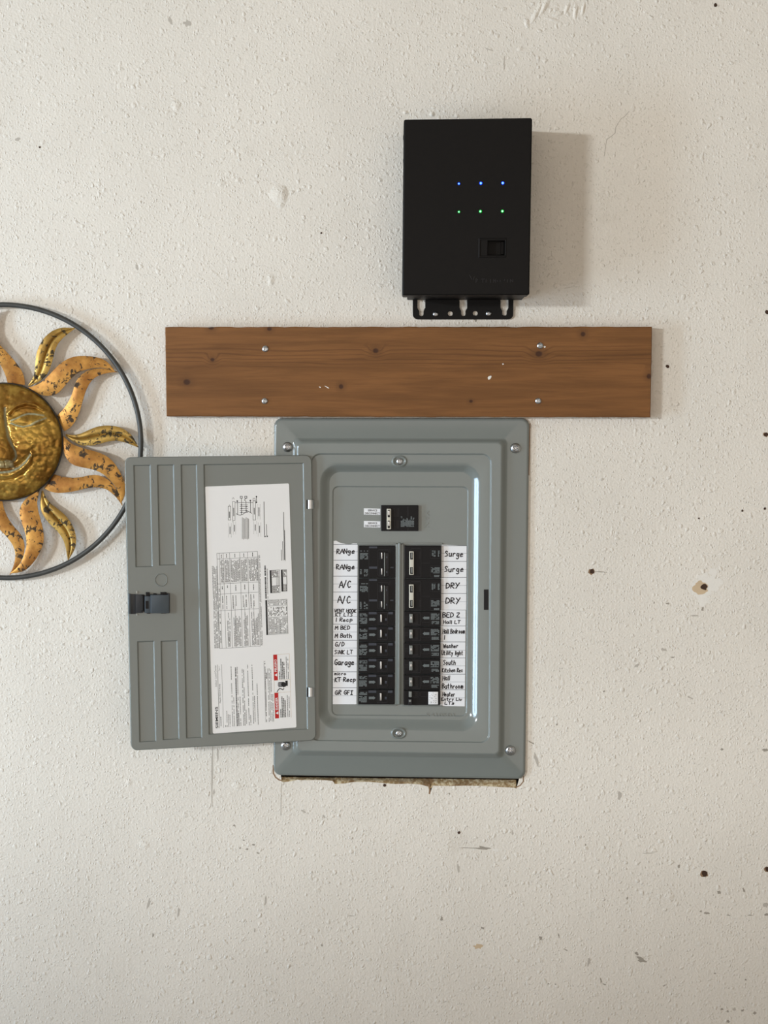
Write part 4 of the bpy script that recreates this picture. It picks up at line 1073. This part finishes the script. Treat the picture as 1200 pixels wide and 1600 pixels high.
# wire and torque tables
micro(206, 258, 89.6, 2.2, 91, 1, .98); micro(206, 257, 92.6, 1.0, 92, 3)
for (s0, s1, t0, t1) in ((214.5, 250, 96.8, 112), (216, 250, 114.4, 123)):
    lrect(s0, s1, t0, t0 + 2.6, 1)
    for pts in ([(s0, t0), (s1, t0)], [(s0, t1), (s1, t1)], [(s0, t0), (s0, t1)], [(s1, t0), (s1, t1)], [(s0 + 11, t0), (s0 + 11, t1)], [(s1 - 11, t0), (s1 - 11, t1)]): lline(pts, .5, 1)
    t = t0 + 3.8
    while t < t1 - .8:
        micro(s0 + .5, s0 + 11, t, 1.1, int(t), 1); micro(s1 - 10.5, s1 - .5, t, 1.1, int(t) + 3, 1)
        if int(t) % 2: lline([(s0 + 11, t + .9), (s1 - 11, t + .9)], .4, 1)
        t += 1.8
s0, s1, t0, t1 = 149, 203.5, 88.4, 122.4
lrect(s0, s1, t0, t0 + 2.8, 1)
for pts in ([(s0, t1), (s1, t1)], [(s0, t0), (s0, t1)], [(s1, t0), (s1, t1)], [(176, t0), (176, t1)], [(194, t0), (194, t1)]): lline(pts, .5, 3)
t = t0 + 4.6
while t < t1 - 1:
    micro(s0 + 1, 175, t, 1.1, int(t * 3), 3); micro(178, 192, t, 1.1, int(t * 3) + 1, 1 if int(t) % 3 else 3, .6); micro(195, s1 - .5, t, 1.0, int(t * 3) + 2, 3)
    if int(t) % 4 == 0: lline([(s0, t + .9), (s1, t + .9)], .35, 3)
    t += 2.0
# wiring diagram, laid out from the top crop (7.5 units per pixel)
def zc(x, y): return (310 + x / 7.5, 750 + y / 7.5)
def zline(pts, w=.5, m=1):
    for q in ribbon([zc(*p) for p in pts], w): flat(mb, DOOR, q, Z1, m)
def zbox(l, t, r, b, w=.5, m=1): zline([(l, t), (r, t), (r, b), (l, b), (l, t)], w, m)
def zdot(x, y, r=1.2):
    c = zc(x, y); flat(mb, DOOR, [(c[0] + math.cos(i / 10 * 6.2832) * r, c[1] + math.sin(i / 10 * 6.2832) * r) for i in range(10)], Z1, 1)
zbox(490, 190, 514, 214, .8); zbox(544, 190, 568, 214, .8); zbox(402, 250, 428, 475); zbox(640, 245, 670, 470); zbox(350, 308, 378, 470); zbox(640, 215, 664, 245)
zline([(428, 265), (640, 265)]); zline([(505, 214), (505, 405)], .7); zline([(556, 214), (540, 235), (556, 250), (560, 375)], .7); zline([(457, 250), (460, 400)], .7); zline([(610, 245), (612, 385)], .7)
for k, yy in enumerate((292, 312, 334, 356, 378)): zline([(486, yy), (580, yy)]); zdot(506 if k % 2 == 0 else 561, yy, 1.0)
zline([(445, 395), (465, 408), (490, 413), (515, 405), (540, 388), (565, 373), (590, 371), (610, 380), (624, 393)], .8)
zdot(455, 247); zdot(608, 241); zdot(680, 195); zdot(680, 262); zline([(680, 195), (682, 262)], .7); zdot(780, 662, 1.1); zdot(806, 660, 1.1)
zline([(350, 320), (364, 290), (378, 320)], .4, 3); zline([(396, 225), (408, 205), (420, 225)], .5, 3); zline([(404, 480), (404, 495)], .5, 3)
for (l, t, r, b) in ((355, 510, 385, 670), (408, 490, 436, 640), (650, 485, 682, 630), (696, 285, 722, 460), (700, 500, 732, 655)):
    for yy in range(t, b, 14): zline([(l, yy), (l, yy + 6)], .4, 3); zline([(r, yy), (r, yy + 6)], .4, 3)
    zline([((l + r) / 2, t + 40), ((l + r) / 2, b - 40)], 1.4, 3)
zline([(413, 330), (414, 420)], 1.3, 3); zline([(654, 330), (656, 400)], 1.3, 3); zline([(363, 375), (364, 440)], 1.5, 3)
for k, x in enumerate((515, 530, 545, 560, 575, 588)):
    y = 440 + (k % 3) * 8
    while y < 690: zline([(x, y), (x + .5, min(y + 14, 694))], .85, 3); y += 18
for x, t, b, m in ((768, 255, 650, 1), (798, 520, 650, 3), (998, 378, 935, 1), (988, 720, 940, 3), (1010, 590, 945, 3), (972, 818, 945, 3)):
    y = t
    while y < b: zline([(x + (y - t) * .02, y), (x + (y - t) * .02, min(y + 13, b))], .85, m); y += 16
o = build(mb, 'printed_sticker', [M['sticker'], M['print'], M['print'], M['microprint'], M['red'], M['scuff_tan']], door, recalc=False)
tag(o, 'white printed wiring sticker with red danger blocks')

# ------------------------------------------------------------------ sun wall art
SC = (7.0, 690.5); RING = 213.0
sun = empty('sun_wall_art', Wp(SC[0], SC[1], 0))
tag(sun, 'round copper and brass sun face with flame rays in an iron ring', 'wall art')
rd = 0.012
mb = MB(); na = 120; nb = 10; loops = []
sc_ = Wp(SC[0], SC[1], rd)
for i in range(na):
    a = i / na * 2 * math.pi; rr_ = RING * S * (1 - rd / DIST)
    row = []
    for k in range(nb):
        b_ = k / nb * 2 * math.pi
        r = rr_ + math.cos(b_) * .0036; row.append(Vector((sc_.x + math.cos(a) * r, -rd - math.sin(b_) * .0036, sc_.z + math.sin(a) * r)))
    loops.append(row)
loops.append(loops[0]); mb.loft(loops, 0, False)
build(mb, 'ring', M['iron'], sun, 60)
# flame outlines traced in pixels, turned about the centre for the six repeats
zz = lambda pts: [(x / 4.615, 440 + y / 4.615) for x, y in pts]
small_u = zz([(470, 1100), (520, 1108), (580, 1098), (640, 1070), (700, 1046), (760, 1037), (830, 1040), (900, 1065), (955, 1112), (998, 1195)])
small_l = zz([(470, 1112), (520, 1150), (585, 1182), (650, 1184), (720, 1170), (780, 1152), (840, 1145), (900, 1158), (955, 1180), (998, 1198)])
big1_u = zz([(205, 768), (290, 742), (345, 697), (392, 648), (440, 600), (490, 565), (550, 543), (620, 539), (690, 545), (755, 562), (802, 600), (835, 650)])
big1_l = zz([(265, 806), (330, 826), (385, 826), (432, 804), (472, 760), (510, 715), (550, 676), (600, 646), (660, 630), (720, 622), (780, 630), (838, 654)])
big2_u = zz([(412, 966), (460, 922), (502, 862), (530, 800), (546, 742), (572, 694), (622, 652), (682, 632), (740, 628), (790, 635), (852, 652)])
big2_l = zz([(462, 1080), (505, 1056), (545, 1008), (576, 940), (600, 870), (620, 800), (650, 735), (690, 692), (742, 670), (800, 657), (852, 656)])
def resamp(p, n):
    p = np.array(p); d = np.r_[0, np.cumsum(np.hypot(*np.diff(p, axis=0).T))]; t = np.linspace(0, d[-1], n)
    # smooth a little
    q = np.c_[np.interp(t, d, p[:, 0]), np.interp(t, d, p[:, 1])]
    for _ in range(2): q[1:-1] = q[1:-1] * .5 + (q[:-2] + q[2:]) * .25
    return q
def flame(U, Lw, rot, mat, ribbed, d0, d1, name, bul):
    n = 36; w = 10 if ribbed else 8
    u, l = resamp(U, n), resamp(Lw, n)
    c, s = math.cos(rot), math.sin(rot)
    top, bot = [], []
    for i in range(n):
        t = i / (n - 1); base = d0 + (d1 - d0) * t + .004 * math.sin(t * math.pi)
        wid = float(np.hypot(*(u[i] - l[i]))); rt, rb = [], []
        for k in range(w + 1):
            f = k / w; p = u[i] * (1 - f) + l[i] * f - np.array(SC)
            # pixel offset about the centre, turned
            q = (p[0] * c - p[1] * s, p[0] * s + p[1] * c)
            if ribbed:
                g = abs(f - .5) * 2; h = math.sin(g * math.pi) * .05 * wid * S - (.10 * wid * S if g < .05 else 0)
            else: h = bul * wid * S * (1 - (2 * f - 1) ** 2)
            P0 = Vector((sc_.x + q[0] * S * (1 - rd / DIST), -(base + h), sc_.z - q[1] * S * (1 - rd / DIST)))
            rt.append(P0); rb.append(P0 + Vector((0, .0012, 0)))
        top.append(rt); bot.append(rb)
    mb = MB(); mb.grid(top); mb.grid([r[::-1] for r in bot])
    rim_t = top[0] + [r[-1] for r in top[1:]] + top[-1][::-1][1:] + [r[0] for r in top[::-1][1:-1]]
    rim_b = [p + Vector((0, .0012, 0)) for p in rim_t]
    mb.loft([rim_t, rim_b], 0, False)
    o = build(mb, name, mat, sun, 50, recalc=False)
    return o
for k in range(6):
    r = k * math.pi / 3
    flame(big2_u, big2_l, r, M['copper'], False, .010, .012, 'flame_ray', .05)
    flame(big1_u, big1_l, r, M['copper'], False, .013, .0155, 'flame_ray', .06)
    o = flame(small_u, small_l, r, M['brass'], True, .008, .012, 'leaf_ray', .1); tag(o, 'small brass leaf-shaped ray with a creased midrib')
# hammered face: a dome in relief
def dist_poly(X_, Y_, pts):
    D = np.full(X_.shape, 1e9)
    for a, b in zip(pts[:-1], pts[1:]):
        a = np.array(a, float); b = np.array(b, float); ab = b - a
        t = np.clip(((X_ - a[0]) * ab[0] + (Y_ - a[1]) * ab[1]) / (ab @ ab), 0, 1)
        D = np.minimum(D, np.hypot(X_ - a[0] - t * ab[0], Y_ - a[1] - t * ab[1]))
    return D
nr, na = 92, 240; FR = 91.5
rr = (np.arange(nr + 1) / nr)[:, None]; aa = (np.arange(na) / na * 2 * np.pi)[None, :]
X_ = np.abs(rr * FR * np.cos(aa)); Xs = rr * FR * np.cos(aa); Y_ = rr * FR * np.sin(aa)   # Y_ grows downwards
H = 24 * np.clip(1 - rr ** 2.6, 0, 1) ** .75 + 0 * Xs
ga = lambda D, s: np.exp(-(D / s) ** 2)
sm = lambda x, a, b: (lambda t: t * t * (3 - 2 * t))(np.clip((x - a) / (b - a), 0, 1))
# nose
wn = 6 + 16 * sm(Y_, -50, 26); an = (3 + 12 * sm(Y_, -55, 20)) * sm(Y_, -66, -40) * (1 - sm(Y_, 25, 34))
H = H + an * np.clip(1 - (X_ / wn) ** 2, 0, 1) ** .8
nose_line = [(6.5, -52), (6.8, -40), (9, -25), (13, -8), (19, 6), (23, 14), (24, 22), (21, 28)]
D = dist_poly(X_, Y_, nose_line); H -= 2.2 * ga(D, 2.2); pat = ga(D, 1.7) * .9
# cheeks and eye socket
H += 5 * ga(np.hypot((X_ - 40) / 1.1, Y_ - 8), 20); H -= 4 * ga(np.hypot((X_ - 42) / 1.6, Y_ + 38), 11)
# eye
lid_u = [(17, -33), (27, -37), (34, -41), (42, -43.5), (52, -43), (65, -41)]
lid_l = [(17, -29), (26, -25.5), (36, -23.5), (46, -25.5), (55, -31), (68, -37)]
H += 5.0 * np.clip(1 - ((X_ - 42) / 25) ** 2 - ((Y_ + 34) / 8.5) ** 2, 0, 1) ** .7
for ln in (lid_u, lid_l):
    D = dist_poly(X_, Y_, ln); H += 1.8 * ga(D, 1.6); pat = np.maximum(pat, ga(D, 1.25))
D = dist_poly(X_, Y_, [(15, -46), (20, -52), (27, -57), (38, -60.5), (50, -59), (62, -51)]); H += 4.0 * ga(D + 0, 3.0); H -= 2.8 * ga(dist_poly(X_, Y_, [(16, -42), (22, -49), (30, -53), (40, -55), (52, -53), (62, -47)]), 1.8)
# mouth: open smile with two rows of teeth and a rolled lower lip
mid = [(0, 47), (14, 45.5), (27, 40), (38, 31), (45, 20)]
up = [(0, 30), (12, 31), (24, 33), (34, 29), (45, 19)]
H -= 4.5 * ga(dist_poly(X_, Y_, [(0, 43), (14, 41.5), (27, 36), (38, 28), (45, 19)]), 3.0)
D = dist_poly(X_, Y_, mid); pat = np.maximum(pat, .95 * ga(D, 1.8))
H += 3.6 * ga(dist_poly(X_, Y_, [(0, 53), (16, 51), (31, 43), (42, 32), (48, 20)]), 4.0)
H -= 2.2 * ga(dist_poly(X_, Y_, [(0, 59.5), (17, 57.5), (34, 49), (46, 36), (50.5, 22)]), 1.6)
for tx in (0.0, 13.5):   # teeth
    inside = (np.abs(X_ - (0 if tx == 0 else 13.5)) < 6.4) & (Y_ > 30) & (Y_ < 40.5)
    H = np.where(inside, H + 1.8, H); pat = np.maximum(pat, np.where(inside, .45, 0))
for ln in ([(6.8, 31), (6.8, 40)], [(20.4, 31), (20.6, 39)]):
    D = dist_poly(X_, Y_, ln); H -= 1.4 * ga(D, .9)
D = dist_poly(X_, Y_, [(0, 29.5), (6, 30.5), (12, 28.5), (19, 30)]); pat = np.maximum(pat, .6 * ga(D, 1.2))
# hammer marks
rng = np.random.default_rng(3)
for _ in range(420):
    a = rng.uniform(0, 2 * np.pi); r_ = FR * np.sqrt(rng.uniform(.02, .93)); cx, cy = r_ * np.cos(a), r_ * np.sin(a)
    if cy < -8 and r_ < 75 and rng.uniform() < .8: continue
    if abs(cx) < 22 and -50 < cy < 34: continue
    H -= rng.uniform(.6, 1.4) * ga(np.hypot(Xs - cx, Y_ - cy), rng.uniform(2.6, 3.8))
edge_fade = np.clip((1 - rr) / .06, 0, 1) + 0 * Xs
H = H * (0.15 + .85 * edge_fade ** .5)
mb = MB(); k_ = S * (1 - rd / DIST); fb = .014
pts = [Vector((sc_.x + Xs[i, j] * k_, -(fb + H[i, j] * S), sc_.z - Y_[i, j] * k_)) for i in range(nr + 1) for j in range(na)]
fs = []
for i in range(nr):
    for j in range(na):
        j2 = (j + 1) % na
        if i == 0: fs.append([j, na + j2, na + j]) if False else fs.append([j, j2, na + j2, na + j])
        else: fs.append([i * na + j, i * na + j2, (i + 1) * na + j2, (i + 1) * na + j])
mb.add(pts, fs)
org = Wp(SC[0], SC[1], 0)
fo = build(mb, 'sun_face', M['face'], sun, None, origin=org, recalc=False)
me = fo.data
att = me.attributes.new('patina', 'FLOAT', 'POINT'); att.data.foreach_set('value', np.clip(pat, 0, 1).ravel().astype(np.float32))
me.polygons.foreach_set('use_smooth', [True] * len(me.polygons))
# make sure the dome looks into the room
if sum(p.normal.y * p.area for p in me.polygons) > 0: me.flip_normals()
tag(fo, 'smiling hammered brass sun face')
mb = MB()
mb.loft([[Vector((sc_.x + math.cos(i / 96 * 6.28319) * FR * k_ * q, -z, sc_.z + math.sin(i / 96 * 6.28319) * FR * k_ * q)) for i in range(96)] for q, z in ((.99, .006), (1.012, .0142), (.992, .0165))], 0, False)
build(mb, 'face_rim', M['iron'], sun, 50)
